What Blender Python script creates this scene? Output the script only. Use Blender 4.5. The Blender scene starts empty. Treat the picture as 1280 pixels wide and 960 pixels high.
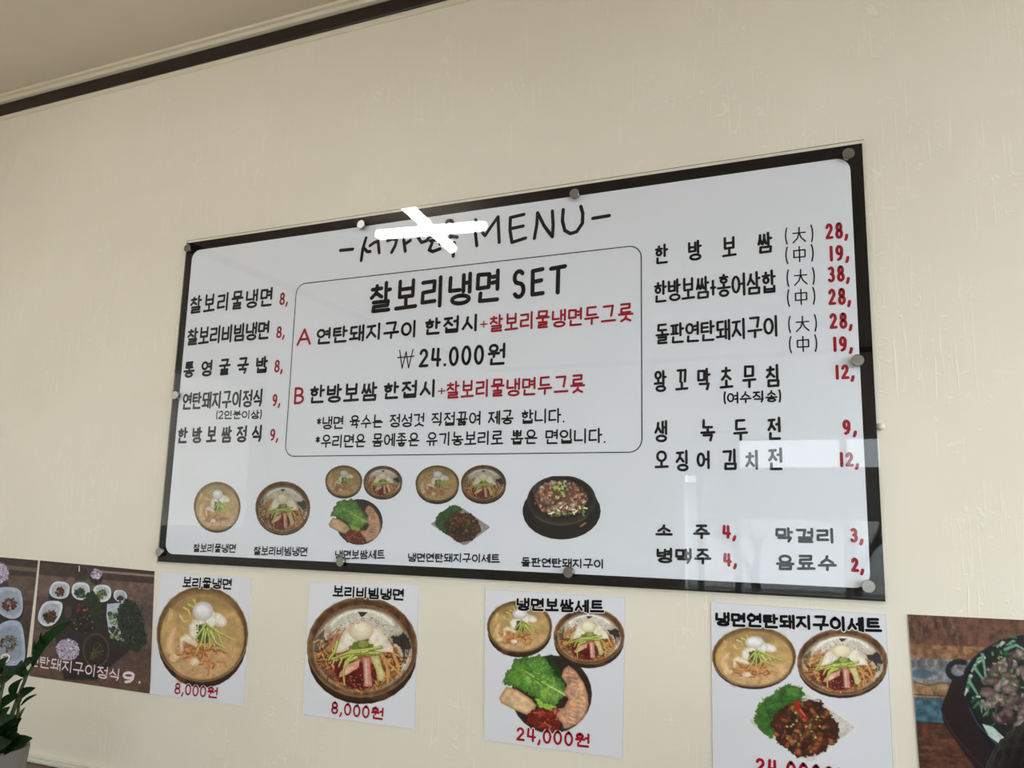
import bpy, bmesh, math, random
import numpy as np
from mathutils import Vector, Matrix

# ------------------------------------------------------------------ camera, sky, exposure
sc = bpy.context.scene
COL = sc.collection
FPX = 1018.27                      # focal length in pixels of the 1280 wide frame
CX = np.array([0.91818246, -0.04477544, -0.39361927])   # wall's x axis in camera space (x right, y down, z forward)
CU = np.array([0.02294059, -0.98591544, 0.16566373])    # wall's up axis
CN = np.array([0.39549298, 0.16113939, 0.90422309])     # into the wall
CAM = Vector((0.0, -1.70, 1.40))
cam_d = bpy.data.cameras.new('camera'); cam = bpy.data.objects.new('camera', cam_d); COL.objects.link(cam)
cam_d.sensor_width = 36.0; cam_d.lens = FPX / 1280.0 * 36.0; cam_d.clip_start = 0.02; cam_d.clip_end = 200
_r = Vector((CX[0], CN[0], CU[0])); _d = Vector((CX[1], CN[1], CU[1])); _f = Vector((CX[2], CN[2], CU[2]))
cam.matrix_world = Matrix(((_r.x, -_d.x, -_f.x, CAM.x), (_r.y, -_d.y, -_f.y, CAM.y), (_r.z, -_d.z, -_f.z, CAM.z), (0, 0, 0, 1)))
sc.camera = cam

SKY = 9.0
w = bpy.data.worlds.new('overcast_sky'); sc.world = w; w.use_nodes = True
bg = w.node_tree.nodes['Background']; bg.inputs[0].default_value = (0.86, 0.93, 1.0, 1); bg.inputs[1].default_value = SKY
sc.view_settings.view_transform = 'Standard'; sc.view_settings.look = 'None'
sc.view_settings.gamma = 1.0; sc.view_settings.exposure = 0.40
sc.cycles.max_bounces = 8; sc.cycles.diffuse_bounces = 5; sc.cycles.transparent_max_bounces = 12
sc.cycles.sample_clamp_indirect = 6.0; sc.cycles.use_denoising = True; sc.cycles.caustics_reflective = False
LAMP_A, LAMP_B = 24.0, 34.0
BLIND_T = 0.55        # lamp over the board, added unseen lamps that brighten the right side

def portal(loc, rot, sx, sy):
    l = bpy.data.lights.new('sky_portal', 'AREA'); l.shape = 'RECTANGLE'; l.size = sx; l.size_y = sy
    l.cycles.is_portal = True
    o = bpy.data.objects.new('sky_portal', l); COL.objects.link(o); o.location = loc; o.rotation_euler = rot
RWY0, RWY1, RWZ0, RWZ1 = -0.35, -4.7, 1.15, 2.50
LWY0, LWY1, LWZ0, LWZ1 = -0.75, -2.06, 1.30, 2.16      # right wall glazing
BWX0, BWX1, BWZ0, BWZ1 = -1.42, 1.9, 0.85, 2.13       # back wall glazing
XL, XR, YB, ZC = -3.15, 2.6, -5.0, 2.806
portal((XR + 0.1, (RWY0 + RWY1) / 2, (RWZ0 + RWZ1) / 2), (0, math.pi / 2, 0), RWZ1 - RWZ0, RWY0 - RWY1)
portal(((BWX0 + BWX1) / 2, YB - 0.1, (BWZ0 + BWZ1) / 2), (math.pi / 2, 0, 0), BWX1 - BWX0, BWZ1 - BWZ0)

# ------------------------------------------------------------------ helpers
def ray(px, py):
    v = np.array([px - 640.0, py - 480.0, FPX]); return v @ CX, v @ CN, v @ CU
def at(px, py, y=0.0):             # the point where a sight line meets the plane at depth y
    a, n, b = ray(px, py); t = (y - CAM.y) / n
    return Vector((CAM.x + a * t, y, CAM.z + b * t))
def pix(x, y, z):                  # the way back, arrays allowed
    p = (x - CAM.x) * CX[:, None] + (y - CAM.y) * CN[:, None] + (z - CAM.z) * CU[:, None]
    return 640 + FPX * p[0] / p[2], 480 + FPX * p[1] / p[2]
def lin(c):
    c = np.asarray(c, float) / 255.0
    return np.where(c <= 0.04045, c / 12.92, ((c + 0.055) / 1.055) ** 2.4)

MATS = {}
def mat(name, col, rough=0.5, spec=0.5, metal=0.0, noise=0.0, nscale=20.0, bump=0.0, bscale=60.0, stretch=(1, 1, 1), emit=None, sub=0.0):
    m = bpy.data.materials.new(name); m.use_nodes = True; nt = m.node_tree; b = nt.nodes['Principled BSDF']
    b.inputs['Base Color'].default_value = (*col, 1); b.inputs['Roughness'].default_value = rough
    b.inputs['Specular IOR Level'].default_value = spec; b.inputs['Metallic'].default_value = metal
    tc = nt.nodes.new('ShaderNodeTexCoord'); mp = nt.nodes.new('ShaderNodeMapping'); mp.inputs['Scale'].default_value = stretch
    nt.links.new(tc.outputs['Object'], mp.inputs[0])
    if noise:
        n = nt.nodes.new('ShaderNodeTexNoise'); n.inputs['Scale'].default_value = nscale; n.inputs['Detail'].default_value = 4
        nt.links.new(mp.outputs[0], n.inputs['Vector'])
        r = nt.nodes.new('ShaderNodeValToRGB')
        r.color_ramp.elements[0].position = 0.3; r.color_ramp.elements[1].position = 0.7
        r.color_ramp.elements[0].color = (*[c * (1 - noise) for c in col], 1); r.color_ramp.elements[1].color = (*[min(1, c * (1 + noise)) for c in col], 1)
        nt.links.new(n.outputs[0], r.inputs[0]); nt.links.new(r.outputs[0], b.inputs['Base Color'])
    if bump:
        n = nt.nodes.new('ShaderNodeTexNoise'); n.inputs['Scale'].default_value = bscale; n.inputs['Detail'].default_value = 5
        nt.links.new(mp.outputs[0], n.inputs['Vector'])
        bp = nt.nodes.new('ShaderNodeBump'); bp.inputs['Strength'].default_value = bump; bp.inputs['Distance'].default_value = 0.002
        nt.links.new(n.outputs[0], bp.inputs['Height']); nt.links.new(bp.outputs[0], b.inputs['Normal'])
    if emit:
        b.inputs['Emission Color'].default_value = (*emit[0], 1); b.inputs['Emission Strength'].default_value = emit[1]
    MATS[name] = m
    return m

class MB:                           # collects shapes, builds ONE mesh object
    def __init__(s): s.v = []; s.f = []; s.m = []
    def add(s, vs, fs, mi=0):
        o = len(s.v); s.v += [tuple(v) for v in vs]; s.f += [tuple(i + o for i in f) for f in fs]; s.m += [mi] * len(fs); return s
    def box(s, x0, x1, y0, y1, z0, z1, mi=0):
        x0, x1 = sorted((x0, x1)); y0, y1 = sorted((y0, y1)); z0, z1 = sorted((z0, z1))
        v = [(x0, y0, z0), (x1, y0, z0), (x1, y1, z0), (x0, y1, z0), (x0, y0, z1), (x1, y0, z1), (x1, y1, z1), (x0, y1, z1)]
        return s.add(v, [(0, 3, 2, 1), (4, 5, 6, 7), (0, 1, 5, 4), (1, 2, 6, 5), (2, 3, 7, 6), (3, 0, 4, 7)], mi)
    def lathe(s, c, prof, n=32, axis='z', mi=0, cap=True):
        vs = []; fs = []
        for r, h in prof:
            for i in range(n):
                a = 2 * math.pi * i / n; p, q = r * math.cos(a), r * math.sin(a)
                vs.append((c[0] + p, c[1] + q, c[2] + h) if axis == 'z' else (c[0] + p, c[1] - h, c[2] + q))
        for k in range(len(prof) - 1):
            for i in range(n):
                j = (i + 1) % n; fs.append((k * n + i, k * n + j, (k + 1) * n + j, (k + 1) * n + i))
        if cap:
            fs.append(tuple(range(n))[::-1]); fs.append(tuple((len(prof) - 1) * n + i for i in range(n)))
        return s.add(vs, fs, mi)
    def tube(s, pts, rads, n=8, mi=0):
        pts = [Vector(p) for p in pts]; vs = []; fs = []
        for k, p in enumerate(pts):
            t = (pts[min(k + 1, len(pts) - 1)] - pts[max(k - 1, 0)]).normalized()
            u = t.cross(Vector((0.13, 0.31, 0.94))).normalized(); v2 = t.cross(u)
            r = rads[k] if isinstance(rads, (list, tuple)) else rads
            for i in range(n):
                a = 2 * math.pi * i / n; vs.append(p + u * (r * math.cos(a)) + v2 * (r * math.sin(a)))
        for k in range(len(pts) - 1):
            for i in range(n):
                j = (i + 1) % n; fs.append((k * n + i, k * n + j, (k + 1) * n + j, (k + 1) * n + i))
        fs.append(tuple(range(n))[::-1]); fs.append(tuple((len(pts) - 1) * n + i for i in range(n)))
        return s.add(vs, fs, mi)
    def build(s, name, mats, parent=None, smooth=False, loc=None, bevel=0):
        me = bpy.data.meshes.new(name)
        off = Vector(loc) if loc is not None else (world_of(parent) if parent else Vector((0, 0, 0)))
        me.from_pydata([(v[0] - off.x, v[1] - off.y, v[2] - off.z) for v in s.v], [], s.f)
        for m in (mats if isinstance(mats, (list, tuple)) else [mats]): me.materials.append(m)
        me.polygons.foreach_set('material_index', s.m)
        if smooth: me.polygons.foreach_set('use_smooth', [True] * len(s.f))
        me.update()
        o = bpy.data.objects.new(name, me); COL.objects.link(o)
        if parent: o.parent = parent
        elif loc is not None: o.location = off
        if bevel:
            b = o.modifiers.new('bevel', 'BEVEL'); b.width = bevel; b.segments = 2; b.limit_method = 'ANGLE'
        return o
def world_of(o):
    p = Vector((0, 0, 0))
    while o: p += o.location; o = o.parent
    return p
def tag(o, label=None, cat=None, group=None, kind=None):
    for k, v in (('label', label), ('category', cat), ('group', group), ('kind', kind)):
        if v: o[k] = v
    return o
def empty(name, loc, label, cat, group=None):
    o = bpy.data.objects.new(name, None); o.empty_display_size = 0.05; COL.objects.link(o); o.location = loc
    return tag(o, label, cat, group)

# ------------------------------------------------------------------ materials
def wall_material():
    m = mat('cream_wallpaper', (0.82, 0.765, 0.67), rough=0.42, spec=0.35); nt = m.node_tree; b = nt.nodes['Principled BSDF']
    N = nt.nodes.new; L = nt.links.new
    tc = N('ShaderNodeTexCoord')
    def noise(scale, stretch, lo, hi, detail=3, dist=0.0):
        mp = N('ShaderNodeMapping'); mp.inputs['Scale'].default_value = stretch; L(tc.outputs['Object'], mp.inputs[0])
        n = N('ShaderNodeTexNoise'); n.inputs['Scale'].default_value = scale; n.inputs['Detail'].default_value = detail; n.inputs['Distortion'].default_value = dist
        L(mp.outputs[0], n.inputs['Vector'])
        r = N('ShaderNodeMapRange'); r.inputs[1].default_value = lo; r.inputs[2].default_value = hi; L(n.outputs[0], r.inputs[0])
        return r.outputs[0]
    soft = noise(3.0, (1, 1, 1), 0.3, 0.7)
    streak = noise(9.0, (15, 1, 0.8), 0.575, 0.68)           # long vertical brush ridges
    patch = noise(5.0, (1, 1, 1), 0.44, 0.58)
    swirl = noise(38.0, (1, 1, 0.8), 0.61, 0.68, 4, 1.5)    # broken curls between them
    fine = noise(220.0, (1, 1, 1), 0.3, 0.7)
    def math_(op, a, bb):
        n = N('ShaderNodeMath'); n.operation = op
        for i, q in enumerate((a, bb)):
            if isinstance(q, float): n.inputs[i].default_value = q
            else: L(q, n.inputs[i])
        return n.outputs[0]
    ridge = math_('MULTIPLY', math_('MAXIMUM', streak, swirl), patch)
    h = math_('ADD', ridge, math_('MULTIPLY', fine, 0.10))
    bp = N('ShaderNodeBump'); bp.inputs['Strength'].default_value = 0.35; bp.inputs['Distance'].default_value = 0.0012
    L(h, bp.inputs['Height']); L(bp.outputs[0], b.inputs['Normal'])
    mx = N('ShaderNodeMix'); mx.data_type = 'RGBA'; mx.inputs[6].default_value = (0.785, 0.732, 0.637, 1); mx.inputs[7].default_value = (0.82, 0.768, 0.675, 1)
    L(soft, mx.inputs[0])
    m2 = N('ShaderNodeMix'); m2.data_type = 'RGBA'; L(mx.outputs[2], m2.inputs[6]); m2.inputs[7].default_value = (0.87, 0.84, 0.72, 1)
    L(math_('MULTIPLY', ridge, 0.52), m2.inputs[0]); L(m2.outputs[2], b.inputs['Base Color'])
    return m
WALL = wall_material()
CEIL = mat('ceiling_paper', (0.80, 0.72, 0.62), rough=0.8, spec=0.2, noise=0.03, nscale=2.0, bump=0.15, bscale=120)
CORN = mat('cornice_cream', (0.74, 0.68, 0.56), rough=0.45)
BROWN = mat('dark_brown_trim', (0.022, 0.013, 0.009), rough=0.4, spec=0.3, noise=0.3, nscale=6, stretch=(0.3, 4, 4))
FLOOR = mat('floor_laminate', (0.17, 0.12, 0.08), rough=0.4, noise=0.25, nscale=5, stretch=(1, 6, 1))
FRAME = mat('white_window_frame', (0.78, 0.78, 0.76), rough=0.4)
TABLE = mat('dark_table_wood', (0.062, 0.034, 0.020), rough=0.4, noise=0.35, nscale=7, stretch=(1, 8, 8))
WHITE = mat('white_plastic', (0.70, 0.66, 0.58), rough=0.4, noise=0.04)
CHROME = mat('satin_steel', (0.30, 0.30, 0.285), rough=0.24, metal=1.0, noise=0.05, nscale=300)
BLACK = mat('black_print', (0.004, 0.0035, 0.0035), rough=0.6, spec=0.05, noise=0.1, nscale=30)
PAPER = mat('board_print_paper', (0.79, 0.81, 0.91), rough=0.5, spec=0.3, noise=0.012, nscale=2)
INK = mat('black_ink', (0.009, 0.0085, 0.010), rough=0.6, spec=0.08, noise=0.1, nscale=60)
RED = mat('red_ink', (0.34, 0.010, 0.025), rough=0.6, spec=0.08, noise=0.08, nscale=60)
HALO = mat('white_ink', (0.74, 0.74, 0.78), rough=0.5, spec=0.3, noise=0.01)
EMIT = mat('lamp_diffuser', (0.9, 0.9, 0.9), emit=((1.0, 0.985, 0.95), LAMP_A), noise=0.01)
EMIT2 = mat('added_lamp_diffuser', (0.9, 0.9, 0.9), emit=((1.0, 0.985, 0.95), LAMP_B), noise=0.01)  # glow of the added lamps on the right
FILM = mat('window_film', (0.80, 0.82, 0.84), rough=0.6, noise=0.03, nscale=4)
_b = FILM.node_tree.nodes['Principled BSDF']; _b.inputs['Transmission Weight'].default_value = 0.0

def clear(name, tint, k, ior=1.49):
    m = bpy.data.materials.new(name); m.use_nodes = True; nt = m.node_tree; nt.nodes.clear(); N = nt.nodes.new; L = nt.links.new
    out = N('ShaderNodeOutputMaterial'); mix = N('ShaderNodeMixShader'); tr = N('ShaderNodeBsdfTransparent'); gl = N('ShaderNodeBsdfGlossy')
    tr.inputs[0].default_value = (*tint, 1); gl.inputs[0].default_value = (1, 1, 1, 1); gl.inputs['Roughness'].default_value = 0.0
    fr = N('ShaderNodeFresnel'); fr.inputs[0].default_value = ior; ge = N('ShaderNodeNewGeometry')
    a = N('ShaderNodeMath'); a.operation = 'MULTIPLY'; a.inputs[1].default_value = k; L(fr.outputs[0], a.inputs[0])
    b = N('ShaderNodeMath'); b.operation = 'SUBTRACT'; b.inputs[0].default_value = 1.0; L(ge.outputs['Backfacing'], b.inputs[1])
    c = N('ShaderNodeMath'); c.operation = 'MULTIPLY'; c.use_clamp = True; L(a.outputs[0], c.inputs[0]); L(b.outputs[0], c.inputs[1])
    L(c.outputs[0], mix.inputs[0]); L(tr.outputs[0], mix.inputs[1]); L(gl.outputs[0], mix.inputs[2]); L(mix.outputs[0], out.inputs[0])
    return m
ACRYL = clear('clear_acrylic', (0.995, 1.0, 0.998), 0.85)
EDGE = mat('acrylic_edge', (0.16, 0.17, 0.13), rough=0.3, noise=0.2, nscale=8)
GLASS = clear('window_glass', (0.93, 0.96, 0.95), 1.6, 1.5); TINT = clear('tinted_window_glass', (0.80, 0.81, 0.80), 1.6, 1.5)

# ------------------------------------------------------------------ the room
T = 0.15
MB().box(XL - T, XR + T, 0, T, 0, ZC + 0.1).build('wall_front', WALL)
MB().box(XL - T, XL, YB, 0, 0, LWZ0).box(XL - T, XL, YB, 0, LWZ1, ZC + 0.1).box(XL - T, XL, YB, LWY1, LWZ0, LWZ1).box(XL - T, XL, LWY0, 0, LWZ0, LWZ1).build('wall_left', WALL)
wr = MB().box(XR, XR + T, YB, 0, 0, RWZ0).box(XR, XR + T, YB, 0, RWZ1, ZC + 0.1).box(XR, XR + T, YB, RWY1, RWZ0, RWZ1).box(XR, XR + T, RWY0, 0, RWZ0, RWZ1)
wr.build('wall_right', WALL)
wb = MB().box(XL - T, XR + T, YB - T, YB, 0, BWZ0).box(XL - T, XR + T, YB - T, YB, BWZ1, ZC + 0.1).box(XL - T, BWX0, YB - T, YB, BWZ0, BWZ1).box(BWX1, XR + T, YB - T, YB, BWZ0, BWZ1)
wb.build('wall_back', WALL)
MB().box(XL - T, XR + T, YB - T, T, -0.1, 0).build('floor', FLOOR)
MB().box(XL - T, XR + T, YB - T, T, ZC, ZC + 0.12).build('ceiling', CEIL)
for n in ('wall_front', 'wall_left', 'wall_right', 'wall_back', 'floor', 'ceiling'): bpy.data.objects[n]['kind'] = 'structure'

def prism_x(prof, x0, x1):          # profile (depth out of the wall, z) swept along the front wall
    m = MB(); n = len(prof)
    m.add([(x0, -d, z) for d, z in prof] + [(x1, -d, z) for d, z in prof], [(i, (i + 1) % n, (i + 1) % n + n, i + n) for i in range(n)] + [tuple(range(n))[::-1], tuple(range(n, 2 * n))])
    return m
def tube_prof(cy, cz, r, n=10): return [(cy + r * math.cos(-2 * math.pi * i / n), cz + r * math.sin(-2 * math.pi * i / n)) for i in range(n)]
tag(prism_x([(0, 2.777), (0.009, 2.777), (0.0105, 2.773), (0.0105, 2.740), (0.009, 2.736), (0, 2.736)], XL, XR).build('trim_1', BROWN), 'dark brown band running under the ceiling cornice', kind='structure')
c_ = tag(prism_x([(0, ZC), (0.026, ZC), (0.028, ZC - 0.004), (0.026, ZC - 0.009), (0.017, ZC - 0.011), (0.016, ZC - 0.017), (0.020, ZC - 0.020), (0.020, ZC - 0.026), (0.012, 2.7775), (0, 2.7775)], XL, XR).build('trim_2', CORN), 'thin cream beaded cornice between ceiling and brown band', kind='structure')
tag(prism_x([(0, 2.7355), (0.006, 2.7355), (0.007, 2.731), (0.004, 2.727), (0.003, 2.722), (0, 2.7205)], XL, XR).build('trim_3', CORN), 'thin cream strip under the dark brown band', kind='structure')
for nm, bx in (('trim_4', (XL, XL + 0.012, YB, -0.012)), ('trim_5', (XR - 0.012, XR, YB, -0.012)), ('trim_6', (XL + 0.013, XR - 0.013, YB, YB + 0.012))):
    tag(MB().box(*bx, 2.736, 2.777).box(bx[0], bx[1], bx[2], bx[3], 2.7775, ZC, 1).build(nm, [BROWN, CORN]), kind='structure')

def glazing(name, fixed, u0, u1, z0, z1, axis, mull, trans, films):
    fr = MB(); t = 0.05; y0, y1 = (fixed - 0.10, fixed - 0.03) if axis == 'y' else (fixed + 0.03, fixed + 0.10)
    def bx(m, a0, a1, b0, b1, d0=y0, d1=y1):
        if axis == 'y': m.box(a0, a1, d0, d1, b0, b1)
        else: m.box(d0, d1, a0, a1, b0, b1)
    u0, u1 = sorted((u0, u1))
    bx(fr, u0, u1, z0, z0 + t); bx(fr, u0, u1, z1 - t, z1); bx(fr, u0, u0 + t, z0 + t, z1 - t); bx(fr, u1 - t, u1, z0 + t, z1 - t)
    bx(fr, u0 + t, u1 - t, trans - 0.03, trans + 0.03)
    for u in mull: bx(fr, u - 0.025, u + 0.025, z0 + t, z1 - t)
    root = tag(fr.build(name, FRAME), kind='structure')
    us = [u0 + t] + sorted(mull) + [u1 - t]; ym = (y0 + y1) / 2
    for a, b in zip(us[:-1], us[1:]):
        for c, d in ((z0 + t, trans - 0.03), (trans + 0.03, z1 - t)):
            p = MB(); bx(p, a + 0.026, b - 0.026, c, d, ym - 0.003, ym + 0.003); p.build('pane', TINT if name == 'window_1' else GLASS, root)
    for a, b, c, d in films:
        p = MB(); e = ym + 0.006 if axis == 'y' else ym - 0.008; bx(p, a, b, c, d, e, e + 0.002); p.build('blind_film', FILM, root)
glazing('window_1', YB, BWX0, BWX1, BWZ0, BWZ1, 'y', [-1.24, -0.95, -0.15, 0.6, 1.25], 1.83, [(-1.21, 1.85, 1.46, 1.80), (-1.39, -.97, 1.86, 2.08)])
glazing('window_2', XR, RWY0, RWY1, RWZ0, RWZ1, 'x', [-1.4, -2.4, -3.4], 2.05, [])

BLIND = bpy.data.materials.new('translucent_blind'); BLIND.use_nodes = True; _n = BLIND.node_tree; _n.nodes.clear()
_o = _n.nodes.new('ShaderNodeOutputMaterial'); _m = _n.nodes.new('ShaderNodeMixShader'); _a = _n.nodes.new('ShaderNodeBsdfDiffuse'); _c = _n.nodes.new('ShaderNodeBsdfTranslucent')
_t = _n.nodes.new('ShaderNodeTexCoord'); _w = _n.nodes.new('ShaderNodeTexWave'); _w.bands_direction = 'Z'; _w.inputs['Scale'].default_value = 40; _r = _n.nodes.new('ShaderNodeValToRGB')
_r.color_ramp.elements[0].color = (.80, .77, .70, 1); _r.color_ramp.elements[1].color = (.86, .83, .77, 1)
for a_, b_ in ((_t.outputs['Object'], _w.inputs[0]), (_w.outputs[0], _r.inputs[0]), (_r.outputs[0], _a.inputs[0]), (_r.outputs[0], _c.inputs[0]), (_a.outputs[0], _m.inputs[1]), (_c.outputs[0], _m.inputs[2]), (_m.outputs[0], _o.inputs[0])): _n.links.new(a_, b_)
_m.inputs[0].default_value = BLIND_T
w3 = MB()
for b_ in ((LWY0 - .04, LWY0, LWZ0, LWZ1), (LWY1, LWY1 + .04, LWZ0, LWZ1), (LWY1 + .04, LWY0 - .04, LWZ0, LWZ0 + .04), (LWY1 + .04, LWY0 - .04, LWZ1 - .04, LWZ1)): w3.box(XL - .12, XL - .04, *b_)
w3 = tag(w3.build('window_3', FRAME), kind='structure')
MB().box(XL - .10, XL - .098, LWY1 + .041, LWY0 - .041, LWZ0 + .041, LWZ1 - .041).build('roller_blind', BLIND, w3)

# ------------------------------------------------------------------ stroke lettering
def arc(cx, cy, rx, ry, a0, a1, n=10):
    return [(cx + rx * math.cos(math.radians(a0 + (a1 - a0) * i / n)), cy + ry * math.sin(math.radians(a0 + (a1 - a0) * i / n))) for i in range(n + 1)]
CIRC = [arc(.5, .5, .5, .5, 95, 455, 16)]
JA = {
 'ㄱ': [[(0, .97), (.95, 1), (.86, .45), (.78, 0)]], 'ㄴ': [[(.03, 1), (0, .05), (1, .06)]], 'ㄷ': [[(.95, 1), (.03, .97), (0, .03), (1, .06)]],
 'ㄹ': [[(0, .98), (.95, 1), (.92, .55), (.03, .5), (0, .03), (1, .06)]], 'ㅁ': [[(.03, 1), (0, .02), (.97, .05), (1, .98), (.03, 1)]],
 'ㅂ': [[(.03, 1), (.03, .03), (.97, .05), (.98, 1)], [(.03, .5), (.97, .52)]], 'ㅅ': [[(.52, 1), (.42, .5), (0, 0)], [(.46, .58), (1, .03)]],
 'ㅇ': CIRC, 'ㅈ': [[(.05, .96), (.95, 1)], [(.55, .97), (.42, .45), (0, 0)], [(.46, .5), (1, .03)]],
 'ㅊ': [[(.5, 1), (.52, .86)], [(.05, .72), (.95, .76)], [(.52, .74), (.4, .34), (0, 0)], [(.45, .38), (1, .02)]],
 'ㅋ': [[(0, .97), (.95, 1), (.85, .45), (.75, 0)], [(.05, .5), (.85, .55)]], 'ㅌ': [[(.95, 1), (.03, .97), (0, .03), (1, .06)], [(.02, .5), (.9, .53)]],
 'ㅍ': [[(0, .96), (1, 1)], [(0, .03), (1, .06)], [(.28, .97), (.3, .05)], [(.72, .97), (.7, .05)]],
 'ㅎ': [[(.5, 1.02), (.5, .86)], [(.03, .68), (.97, .72)], arc(.5, .26, .36, .26, 90, 450, 14)],
}
def two(k): return [[(x * .42, y) for x, y in s] for s in JA[k]] + [[(.56 + x * .44, y) for x, y in s] for s in JA[k]]
for d, k in (('ㄲ', 'ㄱ'), ('ㄸ', 'ㄷ'), ('ㅃ', 'ㅂ'), ('ㅆ', 'ㅅ'), ('ㅉ', 'ㅈ')): JA[d] = two(k)
JA['ㅀ'] = [[(x * .45, y) for x, y in s] for s in JA['ㄹ']] + [[(.56 + x * .44, y) for x, y in s] for s in JA['ㅎ']]
INI = 'ㄱㄲㄴㄷㄸㄹㅁㅂㅃㅅㅆㅇㅈㅉㅊㅋㅌㅍㅎ'
VOW = 'ㅏㅐㅑㅒㅓㅔㅕㅖㅗㅘㅙㅚㅛㅜㅝㅞㅟㅠㅡㅢㅣ'
FIN = ['', 'ㄱ', 'ㄲ', 'ㄳ', 'ㄴ', 'ㄵ', 'ㄶ', 'ㄷ', 'ㄹ', 'ㄺ', 'ㄻ', 'ㄼ', 'ㄽ', 'ㄾ', 'ㄿ', 'ㅀ', 'ㅁ', 'ㅂ', 'ㅄ', 'ㅅ', 'ㅆ', 'ㅇ', 'ㅈ', 'ㅊ', 'ㅋ', 'ㅌ', 'ㅍ', 'ㅎ']
VV = {'ㅏ': [[(.2, 1), (.22, 0)], [(.22, .52), (1, .56)]], 'ㅐ': [[(.05, .96), (.07, .06)], [(.95, 1), (.95, 0)], [(.07, .5), (.95, .53)]],
 'ㅑ': [[(.2, 1), (.22, 0)], [(.2, .66), (1, .7)], [(.2, .36), (1, .4)]], 'ㅓ': [[(.85, 1), (.85, 0)], [(0, .52), (.85, .55)]],
 'ㅔ': [[(.4, .95), (.42, .06)], [(1, 1), (1, 0)], [(-.15, .5), (.4, .54)]], 'ㅕ': [[(.85, 1), (.85, 0)], [(-.05, .68), (.85, .7)], [(-.05, .36), (.85, .4)]],
 'ㅖ': [[(.45, .95), (.47, .06)], [(1, 1), (1, 0)], [(-.1, .65), (.45, .68)], [(-.1, .38), (.45, .42)]], 'ㅣ': [[(.6, 1), (.6, 0)]]}
HV = {'ㅗ': [[(.5, 1), (.5, .12)], [(0, .06), (1, .14)]], 'ㅛ': [[(.33, 1), (.34, .12)], [(.68, 1), (.67, .12)], [(0, .06), (1, .14)]],
 'ㅜ': [[(0, .86), (1, .94)], [(.52, .9), (.5, 0)]], 'ㅠ': [[(0, .86), (1, .94)], [(.34, .9), (.3, 0)], [(.68, .9), (.68, 0)]], 'ㅡ': [[(0, .42), (1, .5)]]}
CPX = {'ㅘ': ('ㅗ', 'ㅏ'), 'ㅙ': ('ㅗ', 'ㅐ'), 'ㅚ': ('ㅗ', 'ㅣ'), 'ㅝ': ('ㅜ', 'ㅓ'), 'ㅞ': ('ㅜ', 'ㅔ'), 'ㅟ': ('ㅜ', 'ㅣ'), 'ㅢ': ('ㅡ', 'ㅣ')}
def put(st, x0, x1, y0, y1): return [[(x0 + x * (x1 - x0), y0 + y * (y1 - y0)) for x, y in s] for s in st]
def hangul(ch):
    c = ord(ch) - 0xAC00; i, v, f = INI[c // 588], VOW[c % 588 // 28], FIN[c % 28]; o = []
    tall = f in ('ㄹ', 'ㅀ', 'ㅎ', 'ㅊ'); ft = .33 if tall else .27
    if v in VV:
        wide = v in 'ㅐㅔㅖ'; vx0 = .66 if wide else .72; dbl = i in 'ㄲㄸㅃㅆㅉ'
        ix1 = (.50 if wide else .56) + (.04 if dbl else 0)
        if v == 'ㅣ': vx0, ix1 = .70, .62
        if f: o += put(JA[i], .02, ix1, ft + .17, .92) + put(VV[v], vx0, 1, ft + .10, 1) + put(JA[f], .14, .96, 0, ft)
        else: o += put(JA[i], 0, ix1, .14, .88) + put(VV[v], vx0, 1, 0, 1)
    elif v in HV:
        if f:
            b = ft + .10; tk = .20 if v != 'ㅡ' else .06
            o += put(JA[i], .17, .83, b + tk + .06, 1) + put(HV[v], 0, 1, b, b + tk) + put(JA[f], .17, .85, 0, ft - .01)
        elif v == 'ㅡ': o += put(JA[i], .14, .86, .38, .97) + put(HV[v], 0, 1, -.02, .22)
        elif v in 'ㅜㅠ': o += put(JA[i], .16, .84, .52, 1) + put(HV[v], 0, 1, 0, .38)
        else: o += put(JA[i], .14, .86, .42, 1) + put(HV[v], 0, 1, .02, .36)
    else:
        h, vv = CPX[v]; wide = vv in 'ㅐㅔ'
        if f: o += put(JA[i], .06, .54, .64, .97) + put(HV[h], 0, .64, ft + .10, .56) + put(VV[vv], .74, 1, ft + .06, 1) + put(JA[f], .16, .94, 0, ft - .03)
        else: o += put(JA[i], .06, .5, .5, .93) + put(HV[h], 0, .6, .12, .42) + put(VV[vv], .70 if wide else .76, 1, 0, 1)
    return o
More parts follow.
